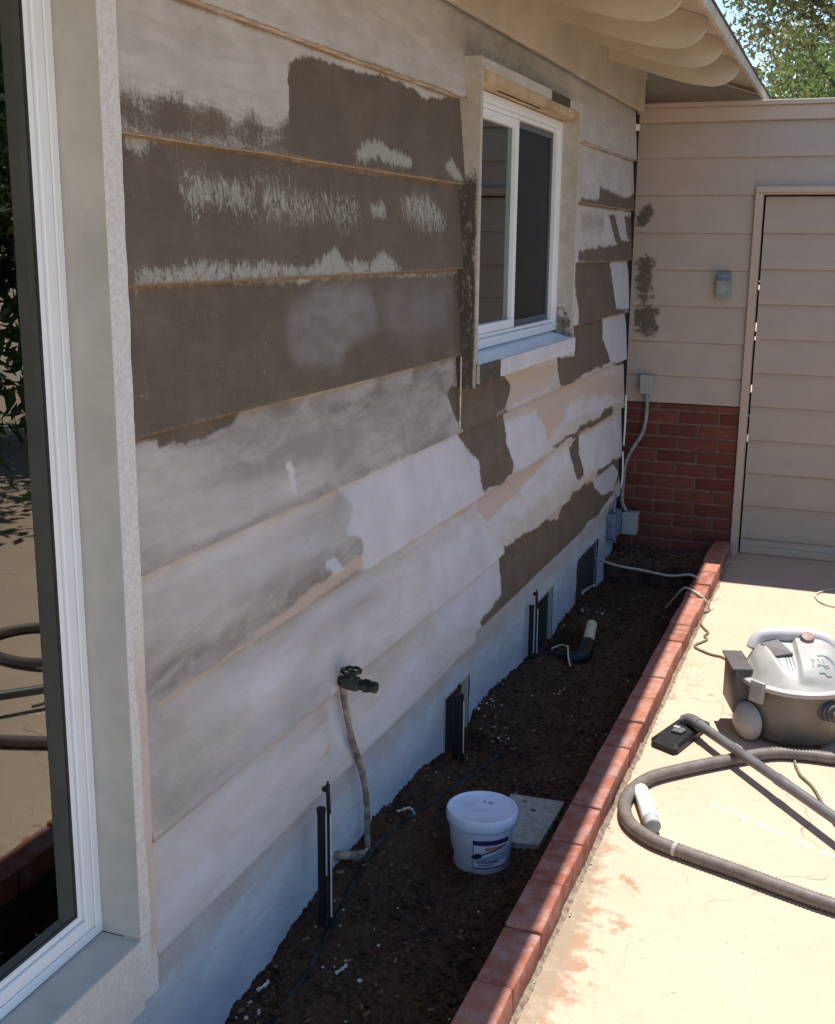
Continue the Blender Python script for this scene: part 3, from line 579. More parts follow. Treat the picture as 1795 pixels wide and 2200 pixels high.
# near-black sheet as painted shade in the gap where the siding stops
m = MB(); m.box((-.011, 6.08, .34), (.0035, 6.235, 2.245)); m.build('corner_backing', M['shadow_gap'], house)
m = MB(); m.tube(spline([(.026, 6.12, .53), (.03, 6.122, .40), (.024, 6.12, .33)], .02), .005, 6); m.build('corner_trim', M['white_paint'], house)
m = MB(); m.tube(spline([(.028, 6.118, .83), (.030, 6.122, .70), (.026, 6.13, .56)], .02), .005, 6)
m.build('corner_trim', M['white_paint'], house)
m = MB(); m.box((.004, 6.106, 2.16), (.03, 6.128, 2.19)); m.build('corner_flashing', M['white_paint'], house)
m = MB(); m.box((.0265, 3.404, 1.045), (.031, 3.409, 1.262), .001); m.build('butt_joint_strip', M['bare_edge'], house)
m = MB(); m.prism([(-.01, 2.312), (.585, 2.312), (.60, 2.335), (-.01, 2.53)], lambda u, v, d: (u, d, v), 6.43, 6.46); m.prism([(.02, 2.37), (.40, 2.305), (.40, 2.311), (.02, 2.376)], lambda u, v, d: (u, d, v), 6.424, 6.4295); m.build('rear_panel', M['trim_front'], house)
# ---- roof
roof_o = thing_parent = house
SL = .33
def zs(x): return 2.342 + (.60 - x) * SL      # underside of the roof deck
rx = lambda y: .615 + .016 * (5.0 - y)   # eave line, slightly out of parallel
m = MB(); b = m.bm
def quadbox(y0, y1, x0, x1a, x1b, zo0, zo1):
    vs = [(x0, y0, zs(x0) + zo0), (x1a, y0, zs(x1a) + zo0), (x1b, y1, zs(x1b) + zo0), (x0, y1, zs(x0) + zo0)]
    ws = [(x, y, z - zo0 + zo1) for x, y, z in vs]
    A_ = [b.verts.new(v) for v in vs]; B_ = [b.verts.new(v) for v in ws]
    b.faces.new(A_); b.faces.new(B_[::-1])
    for i in range(4): b.faces.new((A_[i], B_[i], B_[(i + 1) % 4], A_[(i + 1) % 4]))
quadbox(-3, 8.6, -3, rx(-3) - .012, rx(8.6) - .012, 0, .018)
rf = m.build('roof', M['soffit'], house)
# deck board grooves read as thin battens of shadow: real boards, each its own width
m = MB(); b = m.bm
quadbox(-3.02, 8.62, -3, rx(-3) + .010, rx(8.62) + .010, .0185, .028); m.build('shingles', M['shingle'], rf)
m = MB(); b = m.bm
y0, y1 = -3, 8.6
for dz0, dz1, ex in ((-.020, .0178, .0),):
    P = []
    for y in (y0, y1):
        x = rx(y); P.append([(x - .011, y, zs(x) + dz0), (x + .003, y, zs(x) + dz0), (x + .006, y, zs(x) + dz1), (x - .011, y, zs(x) + dz1)])
    A_ = [b.verts.new(v) for v in P[0]]; B_ = [b.verts.new(v) for v in P[1]]
    for i in range(4): b.faces.new((A_[i], A_[(i + 1) % 4], B_[(i + 1) % 4], B_[i]))
    b.faces.new(A_[::-1]); b.faces.new(B_)
m.build('fascia', M['fascia'], rf)
def rafter(y, yw=.020):
    pts = [(-.1, zs(-.1) - .001)]
    pts += [(.594, zs(.594) - .001)]
    # rounded tail
    for i in range(0, 13):
        t = i / 12; a = t * math.pi / 2
        pts.append((.592 - .105 * (1 - math.cos(a)), 2.318 - (2.318 - 2.249) * math.sin(a)))
    pts += [(.40, 2.262), (.30, 2.290), (.02, 2.382), (-.1, 2.42)]
    m = MB(); m.prism(pts, lambda u, v, d: (u, d, v), y - yw / 2, y + yw / 2); return m.build('rafter', M['soffit'], rf)
r0 = rafter(.35 + .508)
for y in [y0 for y0 in (-1.7, -1.19, -.68, -.17, .34, 1.37, 1.88, 2.39, 2.90)] + [3.46, 3.90 + .06, 4.45 - .02, 4.89, 5.42]:
    pass
RY = [-1.68, -1.17, -.66, -.15, .36, 1.37, 1.88, 2.39, 2.90, 3.31, 3.70, 4.23, 4.68, 5.24, 6.9, 7.5]
for y in RY:
    c_ = r0.copy(); COL.objects.link(c_); c_.parent = rf; c_.location = (0, y - .858, 0)
# blocking
m = MB(); m.box((-.02, 1.0, 2.462), (.026, 6.12, 2.54)); m.box((.046, 5.262, 2.40), (.060, 6.1, 2.50)); m.build('blocking', M['frieze'], house)
# ------------------------------------------------------------------ big window (near left)
win = thing('picture_window', (0, .2, .34), 'large white framed picture window cut off at the left, reflecting the patio', 'window')
win_parent = win
WX, WY = -.055, 1.626
m = MB()
for a, b_ in (((-.012, WY, .20), (.028, WY + .052, 2.12)), ((-.012, -1.65, .20), (.028, -1.60, 2.12)), ((-.012, -1.60, 2.07), (.028, WY, 2.12))): m.box(a, b_, .0015)
cs = m.build('casing', M['trim_edge'], win, label='rough cream front edge of the casing')
# subdivide for a chipped look
bmx = bmesh.new(); bmx.from_mesh(cs.data); bmesh.ops.subdivide_edges(bmx, edges=[e for e in bmx.edges if e.calc_length() > .5], cuts=140, use_grid_fill=True)
for v in bmx.verts:
    n_ = noise.noise_vector((v.co + cs.parent.location) * 30)
    if v.co.y + cs.parent.location.y > WY + .03 and v.co.x > 0: v.co.y += n_.y * .002 + noise.noise(Vector((0, 0, v.co.z * 4))) * .003; v.co.x += n_.x * .001
bmx.to_mesh(cs.data); bmx.free()
m = MB(); m.box((WX - .03, WY - .0008, .335), (.0272, WY - .0003, 2.07)); m.box((WX - .03, -1.63, .335), (-.0125, -1.6, 2.07)); m.box((WX - .03, -1.6, 2.07), (-.0125, WY, 2.10)); m.build('jamb', M['jamb'], win)
m = MB(); m.box((WX - .03, -1.6, .305), (.0275, WY, .334), .002); m.build('sill', M['jamb'], win)
m = MB(); m.box((-.03, -1.66, .19), (.030, WY + .002, .3045), .002); m.box((-.012, -1.6, .3055), (.0305, WY + .001, .333), .001); m.build('apron', M['trim_front'], win)
m = MB()
zb_, zt_ = .336, 2.068
for s0, s1, xf in ((0, .0195, WX), (.0205, .046, WX - .0015), (.047, .060, WX - .007)):
    m.box((WX - .045, WY - s1 - .001, zb_ + s0), (xf, WY - s0 - .001, zt_ - s0), .002)
    m.box((WX - .0445, -1.6 + s1, zb_ + s0), (xf, WY - s1 - .0015, zb_ + s1), .002)
    m.box((WX - .0445, -1.6 + s1, zt_ - s1), (xf, WY - s1 - .0015, zt_ - s0), .002)
    m.box((WX - .045, -1.6 + s0, zb_ + s0), (xf, -1.6 + s1 - .0005, zt_ - s0), .002)
m.build('vinyl_frame', M['vinyl'], win)
gy0, gy1, gz0, gz1 = -1.55, WY - .0615, .397, 2.007
m = MB(); m.box((WX - .046, gy1 - .005, gz0), (WX - .0082, gy1, gz1)); m.box((WX - .046, gy0, gz0), (WX - .0082, gy1 - .0055, gz0 + .006)); m.build('gasket', M['gasket'], win)
m = MB(); m.box((WX - .0125, gy0, gz0 + .0065), (WX - .0095, gy1 - .0055, gz1)); m.build('pane', M['glass'], win)
m = MB(); m.box((WX - .11, gy1 - .05, gz0), (WX - .047, gy1 + .02, gz1)); m.box((WX - .11, gy0, gz0 - .02), (WX - .047, gy1 - .0505, gz0 + .045)); m.build('inner_sash', M['sash'], win)
m = MB(); m.box((-2.2, -1.6, .1), (-2.15, 1.75, 2.3)); m.box((-2.14, 1.70, .1), (-.2, 1.75, 2.3)); m.box((-2.14, -1.65, .1), (-.2, -1.61, 2.3)); m.box((-2.14, -1.6, .05), (-.2, 1.69, .1)); m.box((-2.14, -1.6, 2.25), (-.2, 1.69, 2.3)); m.build('interior', M['room'], house)
# ------------------------------------------------------------------ small sliding window
sw = thing('sliding_window', (0, 4.05, 1.2), 'white two pane sliding window in a deep box frame in the middle of the scraped wall', 'window')
def paintbox(name, boxes, mat, fn, parent, res=.012):
    """boxes gridded so that a paint function can colour them"""
    V = []; Fq = []; at = []
    for a, b_ in boxes:
        for ax in range(3):
            u, v = [q for q in range(3) if q != ax]
            nu, nv = max(2, int((b_[u] - a[u]) / res) + 2), max(2, int((b_[v] - a[v]) / res) + 2)
            U, W_ = np.meshgrid(np.linspace(a[u], b_[u], nu), np.linspace(a[v], b_[v], nv), indexing='ij')
            for side in (a[ax], b_[ax]):
                P = np.zeros(U.shape + (3,)); P[..., u] = U; P[..., v] = W_; P[..., ax] = side; base_ = sum(len(q) for q in V)
                fc = grid_faces(nu, nv); 
                if side == a[ax]: fc = fc[:, ::-1]
                V.append(P.reshape(-1, 3)); Fq.append(fc + base_)
                at.append(fn(P.reshape(-1, 3)))
    P = np.concatenate(V)
    return npmesh(name, P, np.concatenate(Fq), mat, parent, smooth=False, attrs={'paint': np.concatenate(at), 'edge': np.zeros(len(P))})
def cas_fn(P):
    a = np.zeros((len(P), 4)); x, y, z = P.T
    left = (y < 3.43)
    n_ = fbm(x * 3 + y, z, 44, 4, 9)
    a[:, 0] = np.where(left, np.clip((1.86 - z) / .12, 0, 1) * (x < .064) * (.88 + (n_ - .5)), 0)
    a[:, 0] += np.where((y > 4.6) & (z < 1.36), .55 * (n_ > .5), 0) + np.where((z > 2.08) & (y > 4.22) & (y < 4.5), .9, 0)
    a[:, 0] += np.where((z < 1.24) & (y < 3.66) & (y > 3.43), .8, 0)
    a[:, 2] = np.where((z > 2.095) & (y > 3.45) & ((y < 4.2) | (y > 4.5)), .5, 0) * .9
    a[:, 1] = np.where(left & (z < 1.75), .18 + .5 * (n_ - .5), 0)
    a[:, 3] = np.where((z > 2.2), .9, 0)
    a[:, 2] = np.maximum(a[:, 2], np.where((z < 1.24) & (y > 3.66) & (x > PX), 1.0, 0))
    return a
IL, IR, PX = 3.442, 4.668, .070
paintbox('casing', [((-.0, 3.420, 1.165), (PX, IL, 2.132)), ((.0, IR, 1.172), (PX - .001, 4.690, 2.10))], M['casing'], cas_fn, sw)
paintbox('head_casing', [((-.0, IL + .0005, 2.099), (PX + .001, 4.692, 2.130))], M['casing'], cas_fn, sw)
paintbox('head_lining', [((-.03, IL + .0005, 2.068), (PX - .004, IR - .0005, 2.0985))], M['raw_wood'], cas_fn, sw)
m = MB(); m.box((.030, 3.70, 2.0665), (.038, 4.20, 2.0679)); m.build('slot', M['shadow_gap'], sw)
m = MB(); P = [(-.03, 1.262), (.05, 1.238), (PX + .002, 1.236), (PX + .002, 1.180), (-.03, 1.175)]
m.prism(P, lambda u, v, d: (u, d, v), IL + .0005, IR - .0005); m.build('sill', M['vinyl'], sw)
m = MB(); m.box((.001, 4.6905, 1.18), (.058, 4.6955, 2.095)); m.build('side_gap', M['shadow_gap'], sw)  # thin near-black strip painted as the shaded gap beside the casing
paintbox('sill_nosing', [((PX + .0025, IL - .015, 1.178), (PX + .010, 4.692, 1.234))], M['casing'], cas_fn, sw)
m = MB(); fy0, fy1, fz0, fz1 = IL + .001, IR - .001, 1.263, 2.065
def fr(m, y0, y1, z0, z1, w_, x0, x1, b_=.0015):
    m.box((x0, y0, z0), (x1, y0 + w_, z1), b_); m.box((x0, y1 - w_, z0), (x1, y1, z1), b_)
    m.box((x0, y0 + w_ + .0003, z0), (x1, y1 - w_ - .0003, z0 + w_), b_); m.box((x0, y0 + w_ + .0003, z1 - w_), (x1, y1 - w_ - .0003, z1), b_)
fr(m, fy0, fy1, fz0, fz1, .030, -.07, .004); fr(m, fy0 + .031, fy1 - .031, fz0 + .031, fz1 - .031, .013, -.07, -.006)
m.build('vinyl_frame', M['vinyl'], sw)
m = MB(); fr(m, fy0 + .045, 4.105, fz0 + .045, fz1 - .045, .030, -.05, -.010); sa = m.build('sash', M['vinyl'], sw)
m = MB(); m.box((-.030, fy0 + .0755, fz0 + .0755), (-.027, 4.0745, fz1 - .0755)); m.build('pane', M['glass_small'], sw)
m = MB(); fr(m, 4.106, fy1 - .045, fz0 + .045, fz1 - .045, .022, -.035, -.022); m.build('screen_frame', M['screen_frame'], sw)
m = MB(); m.box((-.030, 4.1285, fz0 + .0675), (-.0285, fy1 - .0675, fz1 - .0675)); m.build('insect_screen', M['screen'], sw)
m = MB(); m.box((-.5, 3.44, 1.2), (-.48, 4.67, 2.1)); m.box((-.48, 3.44, 1.19), (-.071, 3.45, 2.1)); m.box((-.48, 4.66, 1.19), (-.071, 4.67, 2.1)); m.box((-.48, 3.451, 2.09), (-.071, 4.659, 2.1)); m.box((-.48, 3.451, 1.19), (-.071, 4.659, 1.2)); m.build('reveal_box', M['room'], sw)
# ------------------------------------------------------------------ end wall with gate
fen = thing('garden_wall', (.3, 6.3, 0), 'taupe boarded garden wall with a red brick base and a cap board across the far end', 'wall')
FF_ = Field(-.1, 1.0, .6, 2.3, .005).add(FDARK)
FY = 6.253
lines = [.786, .930, 1.108, 1.294, 1.478, 1.664, 1.853, 2.035, 2.205]
def fboards(x0, x1, zl, yf, name, parent, mat, fine=True, xfn=None):
    V = []; Fq = []; at = []; ed = []; so2 = []; off = 0
    for zb, zt in zip(zl, zl[1:]):
        nx = int((x1 - x0) / (.0075 if fine else .05)) + 2; xx = np.linspace(x0, x1, nx)
        prof = [(zb, .010), (zb + .0001, -.008), (zb + .004, -.009), (zb + (zt - zb) * .25, -.007), (zb + (zt - zb) * .5, -.004), (zb + (zt - zb) * .75, -.001), (zt - .006, .0012), (zt, .0017), (zt + .003, .002)]
        if fine: prof = [(zb, .010), (zb + .0001, -.008)] + [(zb + .003 + t * (zt - zb), -.009 + .011 * t) for t in np.linspace(0, 1, 38)]
        Xg = np.repeat(xx[:, None], len(prof), 1); Zg = np.array([[p[0] for p in prof]] * nx); Yg = yf + np.array([[p[1] for p in prof]] * nx)
        wob = (fbm(xx, xx * 0 + zb * 7, 61, 2, 3) - .5) * .003; Zg = Zg + wob[:, None] * (Zg < zb + .02)
        V.append(np.stack([Xg, Yg, Zg], -1).reshape(-1, 3)); Fq.append(grid_faces(nx, len(prof))[:, ::-1] + off); off += Xg.size
        A_ = np.zeros((Xg.size, 4)); 
        if fine: xr, zr = Xg.ravel(), Zg.ravel(); A_[:, 0] = FF_.at(xr + (fbm(xr, zr, 301, 3, 40) - .5) * .05, np.clip(zr + (fbm(xr, zr, 311, 3, 40) - .5) * .07, .62, 2.28)) * (.45 + 1.0 * fbm(xr, zr, 321, 3, 60))
        at.append(A_); ed.append(np.zeros(Xg.size)); sf = np.zeros((Xg.size, 4)); sf[:, 0] = np.exp(-((zt - Zg.ravel()) / .0045) ** 2) * .9; so2.append(sf)  # shadow under the lap above, painted dark along each board top
    return npmesh(name, np.concatenate(V), np.concatenate(Fq), mat, parent, smooth=False, attrs={'paint': np.concatenate(at), 'edge': np.concatenate(ed), 'soft': np.concatenate(so2)})
fboards(-.02, .600, lines, FY, 'siding', fen, M['fence_paint'])
fboards(.6005, 3.2, lines[6:], FY + .0005, 'siding', fen, M['fence_paint'], False)
fboards(1.62, 3.2, lines[:7], FY + .0005, 'siding', fen, M['fence_paint'], False)
m = MB(); m.box((-.02, FY + .012, .77), (.604, FY + .12, 2.20)); m.box((.6045, FY + .012, 1.90), (1.60, FY + .12, 2.20)); m.box((1.6005, FY + .012, 0), (3.2, FY + .12, 2.20)); m.build('wall_core', M['shadow_gap'], fen)
m = MB(); m.box((-.015, FY - .022, 2.208), (3.22, FY + .011, 2.276), .003); m.box((-.018, FY - .040, 2.2765), (3.22, FY + .17, 2.300), .003); m.build('cap', M['fence_paint'], fen)
# brick base
bb = []; z = -.16; row = 0
while z < .77:
    h = min(.0575, .781 - z); x = -.16 + (0.1055 if row % 2 else 0) + .033
    while x < .60:
        a = max(x, -.02); b_ = min(x + .2, .597)
        if b_ - a > .02: bb.append(((a, FY - .012 + random.uniform(-.0015, .0015), z), (b_, FY + .08, z + h), random.random()))
        x += .211
    z += .0703; row += 1
brick_mesh(bb, 'brick_base', M['wall_brick'], fen, .003)
m = MB(); m.box((-.02, FY - .005, -.2), (.6, FY + .1, .7815)); m.build('mortar', M['mortar_red'], fen)
# post, header and gate
m = MB(); m.box((.602, FY - .030, .0), (.641, FY + .10, 1.862), .003); m.box((.602, FY - .031, 1.8625), (1.62, FY + .10, 1.893), .003); m.box((1.575, FY - .030, 0), (1.6145, FY + .10, 1.862), .003); m.build('gate_frame', M['fence_paint'], fen)
m = MB()
for a_, b_ in zip([.0, .64, .74, .90, 1.15, 1.22, 1.41, 1.43], [.60, .735, .86, 1.13, 1.175, 1.385, 1.427, 1.89]): m.box((.6415, FY + .03, a_), (.664, FY + .032, b_))
m.box((.65, FY + .03, 1.835), (1.6, FY + .032, 1.89)); m.build('gap_blocker', M['shadow_gap'], fen)  # added blocker: shuts the gate gap except for small light leaks
gate = thing('gate', (.65, FY + .02, 0), 'taupe boarded gate set in the garden wall at the right edge', 'gate')
gl = [.045, .085, .262, .437, .613, .789, .963, 1.138, 1.313, 1.489, 1.666, 1.842]
fboards(.6515, 1.565, gl, FY + .022, 'boards', gate, M['fence_paint'], False)
m = MB(); m.box((.653, FY + .034, .03), (.70, FY + .06, 1.84)); m.box((1.51, FY + .034, .03), (1.566, FY + .06, 1.84)); m.box((.701, FY + .034, .10), (1.509, FY + .06, .19)); m.box((.701, FY + .034, 1.74), (1.509, FY + .06, 1.84)); m.box((.652, FY+.013, .006), (1.565, FY+.05, .0445)); m.build('frame', M['fence_paint'], gate)
# lamp-like plates seen against the wall
def ebox(name, a, b_, mat, label, cat, lid=.004):
    t_ = thing(name, ((a[0] + b_[0]) / 2, (a[1] + b_[1]) / 2, a[2]), label, cat)
    m = MB(); m.box(a, b_, .003, seg=2); m.build('body', mat, t_, smooth=True)
    m = MB(); m.box((a[0] - .002, a[1] - .005, a[2] - .002), (b_[0] + .002, a[1] - .0005, b_[2] + .002), .002)
    cv = m.build('cover', mat, t_)
    m = MB(); m.lathe([(.003, 0), (.003, .0015), (.001, .0022)], ((a[0] + b_[0]) / 2, a[1] - .005, a[2] + .01), 10, axis=(0, -1, 0)); m.build('screw', M['conduit'], cv); m = MB(); m.lathe([(.003, 0), (.003, .0015), (.001, .0022)], ((a[0] + b_[0]) / 2, a[1] - .005, b_[2] - .01), 10, axis=(0, -1, 0)); m.build('screw', M['conduit'], cv)
    return t_
e1 = ebox('outlet_box', (.447, FY - .052, 1.345), (.517, FY - .011, 1.462), M['green_grey'], 'sage grey weatherproof outlet box mounted mid height on the taupe wall', 'electrical box')
m = MB(); m.box((.449, FY - .066, 1.43), (.515, FY - .0575, 1.460), .003); m.build('flap', M['blue_grey'], e1)
e2 = ebox('junction_box', (.086, FY - .055, .835), (.150, FY - .011, .932), M['grey_metal'], 'small pale grey junction box on the taupe wall just above the bricks', 'electrical box')
m = MB(); q = spline([(.120, 6.215, .834), (.124, 6.214, .726), (.108, 6.212, .621), (.062, 6.205, .539), (.030, 6.19, .451), (.026, 6.17, .358), (.030, 6.15, .25), (.06, 6.13, .205)], .008)
m.tube(q, [.0105 + (.0008 if i % 2 else 0) for i in range(len(q))], 10); m.lathe([(.016, 0), (.016, .018), (.012, .022)], (.120, 6.215, .812), 16)
props(m.build('flexible_conduit', M['conduit'], None, smooth=True), 'grey flexible conduit curving down across the brick base from the junction box', 'conduit')
ebox('junction_box', (.047, 6.09, .09), (.125, 6.16, .205), M['grey_metal'], 'pale grey utility box at the foot of the brick corner, below the conduit', 'electrical box')
bx = thing('utility_box', (.03, 5.97, .09), 'dusty blue grey box fixed low on the house wall beside the brick corner', 'electrical box')
m = MB(); m.box((.004, 5.88, .10), (.05, 6.05, .235), .004); m.build('body', M['blue_grey'], bx); m = MB(); m.tube([(.028, 5.95, .236), (.028, 5.955, .33)], .009, 10); m.build('pipe_stub', M['blue_grey'], bx); m = MB(); m.tube([(.028, 5.99, .06), (.028, 5.99, .099)], .009, 10); m.build('pipe_stub', M['blue_grey'], bx)
# low brick step at the far end of the bed
stp = thing('brick_step', (.26, 5.95, -.1), 'dark low brick step across the far end of the soil bed', 'step')
bb = []
for i in range(3):
    for j in range(2): bb.append(((.012 + i * .172, 5.86 + j * .19, -.06), (.178 + i * .172, 6.045 + j * .19, -.004), random.random() * .5))
    bb.append(((.012 + i * .172, 5.868, -.125), (.178 + i * .172, 6.04, -.066), random.random() * .5))
    bb.append(((.012 + i * .172, 5.866, -.19), (.178 + i * .172, 6.04, -.131), random.random() * .5))
brick_mesh(bb, 'bricks', M['dark_brick'], stp); m = MB(); m.box((.008, 5.872, -.2), (.524, 6.235, -.010)); m.build('mortar', M['mortar_dark'], stp)
# ------------------------------------------------------------------ bed objects
cab = spline([(.004, 5.66, .055), (.12, 5.60, .045), (.26, 5.549, .048), (.40, 5.48, .055), (.50, 5.42, .087), (.545, 5.38, .088)], .02)
props(MB().tube(cab, .006, 8).build('white_cable', M['cord_white']), 'thin pale pipe stretched across the far end of the bed from wall to edging', 'pipe')
cb = spline([(.42, 5.30, -.05), (.47, 5.235, .03), (.515, 5.19, .088), (.56, 5.155, .0865), (.598, 5.10, .0865), (.624, 5.13, .05), (.634, 5.165, .006), (.645, 5.20, .004)], .01)
props(MB().tube(cb, .005, 8).build('cable', M['cord_white'], None, smooth=True), 'off-white cable looping over the far part of the brick edging onto the patio', 'cable')
# bucket
bk = thing('bucket', (.31, 2.83, -.078), 'small white plastic tub with a lid and purple label standing on the soil', 'bucket')
BC = (.31, 2.83, 0)
m = MB(); m.lathe([(.074, -.078), (.078, -.074), (.0905, .045), (.0925, .052), (.0925, .062), (.090, .064)], BC, 64); m.build('pail', M['pail'], bk, smooth=True)
m = MB(); m.lathe([(.0955, .052), (.0975, .055), (.0985, .066), (.0985, .082), (.0965, .087), (.0915, .0875), (.0890, .083), (.0875, .082), (.030, .0822), (.0285, .0828), (.026, .0822), (.004, .082)], BC, 64); m.build('lid', M['lid'], bk, smooth=True, ang=60)
def wrap(a0, a1, z0, z1, nm, mat, dr=.0006, n=24, parent=bk):
    m = MB()
    for i in range(n):
        pa, pb = a0 + (a1 - a0) * i / n, a0 + (a1 - a0) * (i + 1) / n
        V_ = []
        for a_, z_ in ((pa, z0), (pb, z0), (pb, z1), (pa, z1)):
            if callable(z_): z_ = z_(((a_ - a0) / (a1 - a0)))
            rr = .078 + (.0905 - .078) * (z_ + .074) / .119 + dr; V_.append(m.bm.verts.new((BC[0] + rr * math.cos(R(a_)), BC[1] + rr * math.sin(R(a_)), z_)))
        m.bm.faces.new(V_)
    return m.build(nm, mat, parent)
M['purple'] = simple('purple_print', (.045, .02, .12), .5, .05); M['lab_blue'] = simple('pale_blue_print', (.30, .40, .52), .5, .08); M['lab_white'] = simple('label_white', (.62, .66, .74), .5, .04)
M['lab_red'] = simple('salmon_print', (.48, .22, .20), .5, .05); M['lab_dark'] = simple('ink', (.02, .02, .045), .5, .05); M['lab_navy'] = simple('navy_print', (.05, .06, .18), .5, .05)
A0, A1 = -88, -18
lb = wrap(A0, A1, -.058, .030, 'label', M['lab_white'], .0006)
wrap(A0, A1, .016, .031, 'purple_band', M['purple'], .0011, parent=lb)
wrap(A0 + 2, A1, -.030, lambda t: -.030 + .030 * min(1, max(.1, t * 1.1)), 'blue_swoosh', M['lab_blue'], .0011, parent=lb)
wrap(A0 + 22, A0 + 56, .000, .011, 'red_lettering', M['lab_red'], .0016, parent=lb)
wrap(A0 - 4, A0 + 17, lambda t: -.022 + .004 * t - .006 * math.sin(math.pi * t), lambda t: -.022 + .012 * t + .007 * math.sin(math.pi * t), 'trowel_print', M['lab_dark'], .0021, parent=lb)
wrap(A0 + 15, A1 - 6, lambda t: -.014 + .022 * t, lambda t: -.010 + .023 * t, 'handle_print', M['lab_dark'], .0019, parent=lb)
for z_, h_, a_, b_ in ((-.033, .0022, 6, -6), (-.039, .004, 6, -20), (-.047, .0035, 10, -30), (-.057, .0045, 0, 0)):
    wrap(A0 + a_, A1 + b_, z_, z_ + h_, 'print_line', M['lab_navy'], .0016, parent=lb)
wrap(A0, A0 + 1.6, -.058, .016, 'label_border', M['lab_navy'], .0017, n=2, parent=lb)
wrap(-150, -138, -.05, -.025, 'side_print', M['lab_dark'], .0008, n=4)
m = MB()
for a_, b_ in (((.302, 2.868), (.308, 2.872)), ((.317, 2.866), (.330, 2.869))): m.box((a_[0], a_[1], .0822), (b_[0], b_[1], .0840), .0003)
m.build('lid_marks', M['lab_navy'], bk)
# paver
m = MB(); m.prism([(.285, 3.205), (.452, 3.215), (.448, 2.93), (.385, 2.92), (.300, 2.95)], lambda u, v, d: (u, v, d), -.085, -.052)
pv = m.build('paver', M['concrete']); props(pv, 'flat grey concrete paver half hidden behind the white tub', 'paver')
# tap and pipe
fc_ = thing('outdoor_tap', (.03, 2.66, -.02), 'dark green corroded garden tap on a leaning bare pipe against the white wall', 'tap')
q = spline([(.034, 2.672, -.02), (.034, 2.668, .10), (.036, 2.642, .20), (.036, 2.605, .275), (.038, 2.592, .30), (.038, 2.560, .35), (.036, 2.530, .44), (.034, 2.515, .50), (.040, 2.512, .522)], .01)
m = MB().tube(q, [.0085 + .0005 * math.sin(i * .9) for i in range(len(q))], 10); m.build('pipe', M['dusty_metal'], fc_, smooth=True)
m = MB().tube(spline([(.034, 2.672, -.018), (.036, 2.64, -.015), (.03, 2.58, .01), (.012, 2.535, .03), (-.01, 2.52, .035)], .01), .012, 10); m.lathe([(.016, 0), (.016, .022)], (.033, 2.6, -.002), 12, axis=(-.2, -1, .3)); m.build('elbow_pipe', M['dusty_metal'], fc_, smooth=True)
m = MB(); ax = Vector((1, .04, -.06)).normalized(); T0 = Vector((.030, 2.512, .528))
m.lathe([(.010, -.01), (.014, 0), (.017, .012), (.019, .02), (.019, .045), (.014, .05), (.014, .060), (.017, .062), (.017, .074), (.013, .076), (.0145, .08), (.0145, .095), (.011, .098)], T0, 20, axis=ax)
m.lathe([(.012, 0), (.012, .022), (.007, .026), (.006, .034)], T0 + ax * .030, 14, axis=(0, -.15, 1)); m.build('valve_body', M['verdigris'], fc_, smooth=True)
m = MB(); hc = T0 + ax * .030 + Vector((0, -.005, .034))
for kk in range(14):
    a_ = kk / 14 * 2 * math.pi; 
qq = [hc + Vector((.024 * math.cos(a_ * 2 * math.pi / 14), .024 * math.sin(a_ * 2 * math.pi / 14), .002 * math.sin(a_ * 3))) for a_ in range(15)]
m.tube(qq, .0045, 8); m.tube([hc + Vector((-.022, 0, 0)), hc + Vector((.022, 0, 0))], .003, 6); m.tube([hc + Vector((0, -.022, 0)), hc + Vector((0, .022, 0))], .003, 6); m.build('handle', M['verdigris'], fc_, smooth=True)
# risers
def riser(x, y, h1, h2, label, ch=True):
    z0 = soil(x, y) - .03; t_ = thing('sprinkler_riser', (x, y, z0), label, 'sprinkler riser', 'black sprinkler risers along the foundation')
    m = MB(); m.lathe([(.0098, z0), (.0098, h1 - .012), (.0115, h1 - .011), (.0115, h1), (.009, h1 + .002)], (x, y, 0), 14); m.build('pipe', M['black_plastic'], t_, smooth=True)
    m = MB(); m.tube(spline([(x + .024, y - .004, z0), (x + .021, y, h1 - .05), (x + .020, y, h1 + .01), (x + .018, y, h2)], .02), .0055, 8)
    m.box((x + .004, y - .006, h1 + .03 + (h2 - h1) * .25), (x + .016, y + .006, h1 + .042 + (h2 - h1) * .25), .002); m.tube([(x + .018, y, h2 - .002), (x + .018, y, h2 + .008)], .003, 6)
    m.build('spray_head', M['black_plastic'], t_, smooth=True)
    m = MB(); m.tube([(x + .0285, y - .006, z0 + .06), (x + .0265, y - .003, h1 - .01)], .0022, 6); m.build('drip_tube', M['cord_white'], t_)
riser(.062, 2.325, .275, .34, 'black sprinkler riser nearest the viewer, left of the leaning tap pipe')
riser(.060, 3.33, .185, .19, 'black sprinkler riser in front of the nearer foundation vent, behind the white tub')
riser(.024, 4.36, .185, .245, 'black sprinkler riser farthest away, in front of the second foundation vent')
q = spline([(.17, 3.5, soil(.17, 3.5)), (.115, 3.143, soil(.115, 3.143) - .001), (.07, 2.88, soil(.07, 2.88)), (.055, 2.67, soil(.055, 2.67) + .003), (.085, 2.357, soil(.085, 2.357) + .004), (.095, 2.16, soil(.09, 2.16) - .002), (.09, 1.95, soil(.09, 1.95) + .001), (.08, 1.7, soil(.08, 1.7) + .006)], .012)
props(MB().tube(q, .0072, 10).build('drip_line', M['drip'], None, smooth=True), 'dusty black irrigation line lying along the soil beside the foundation', 'irrigation line')
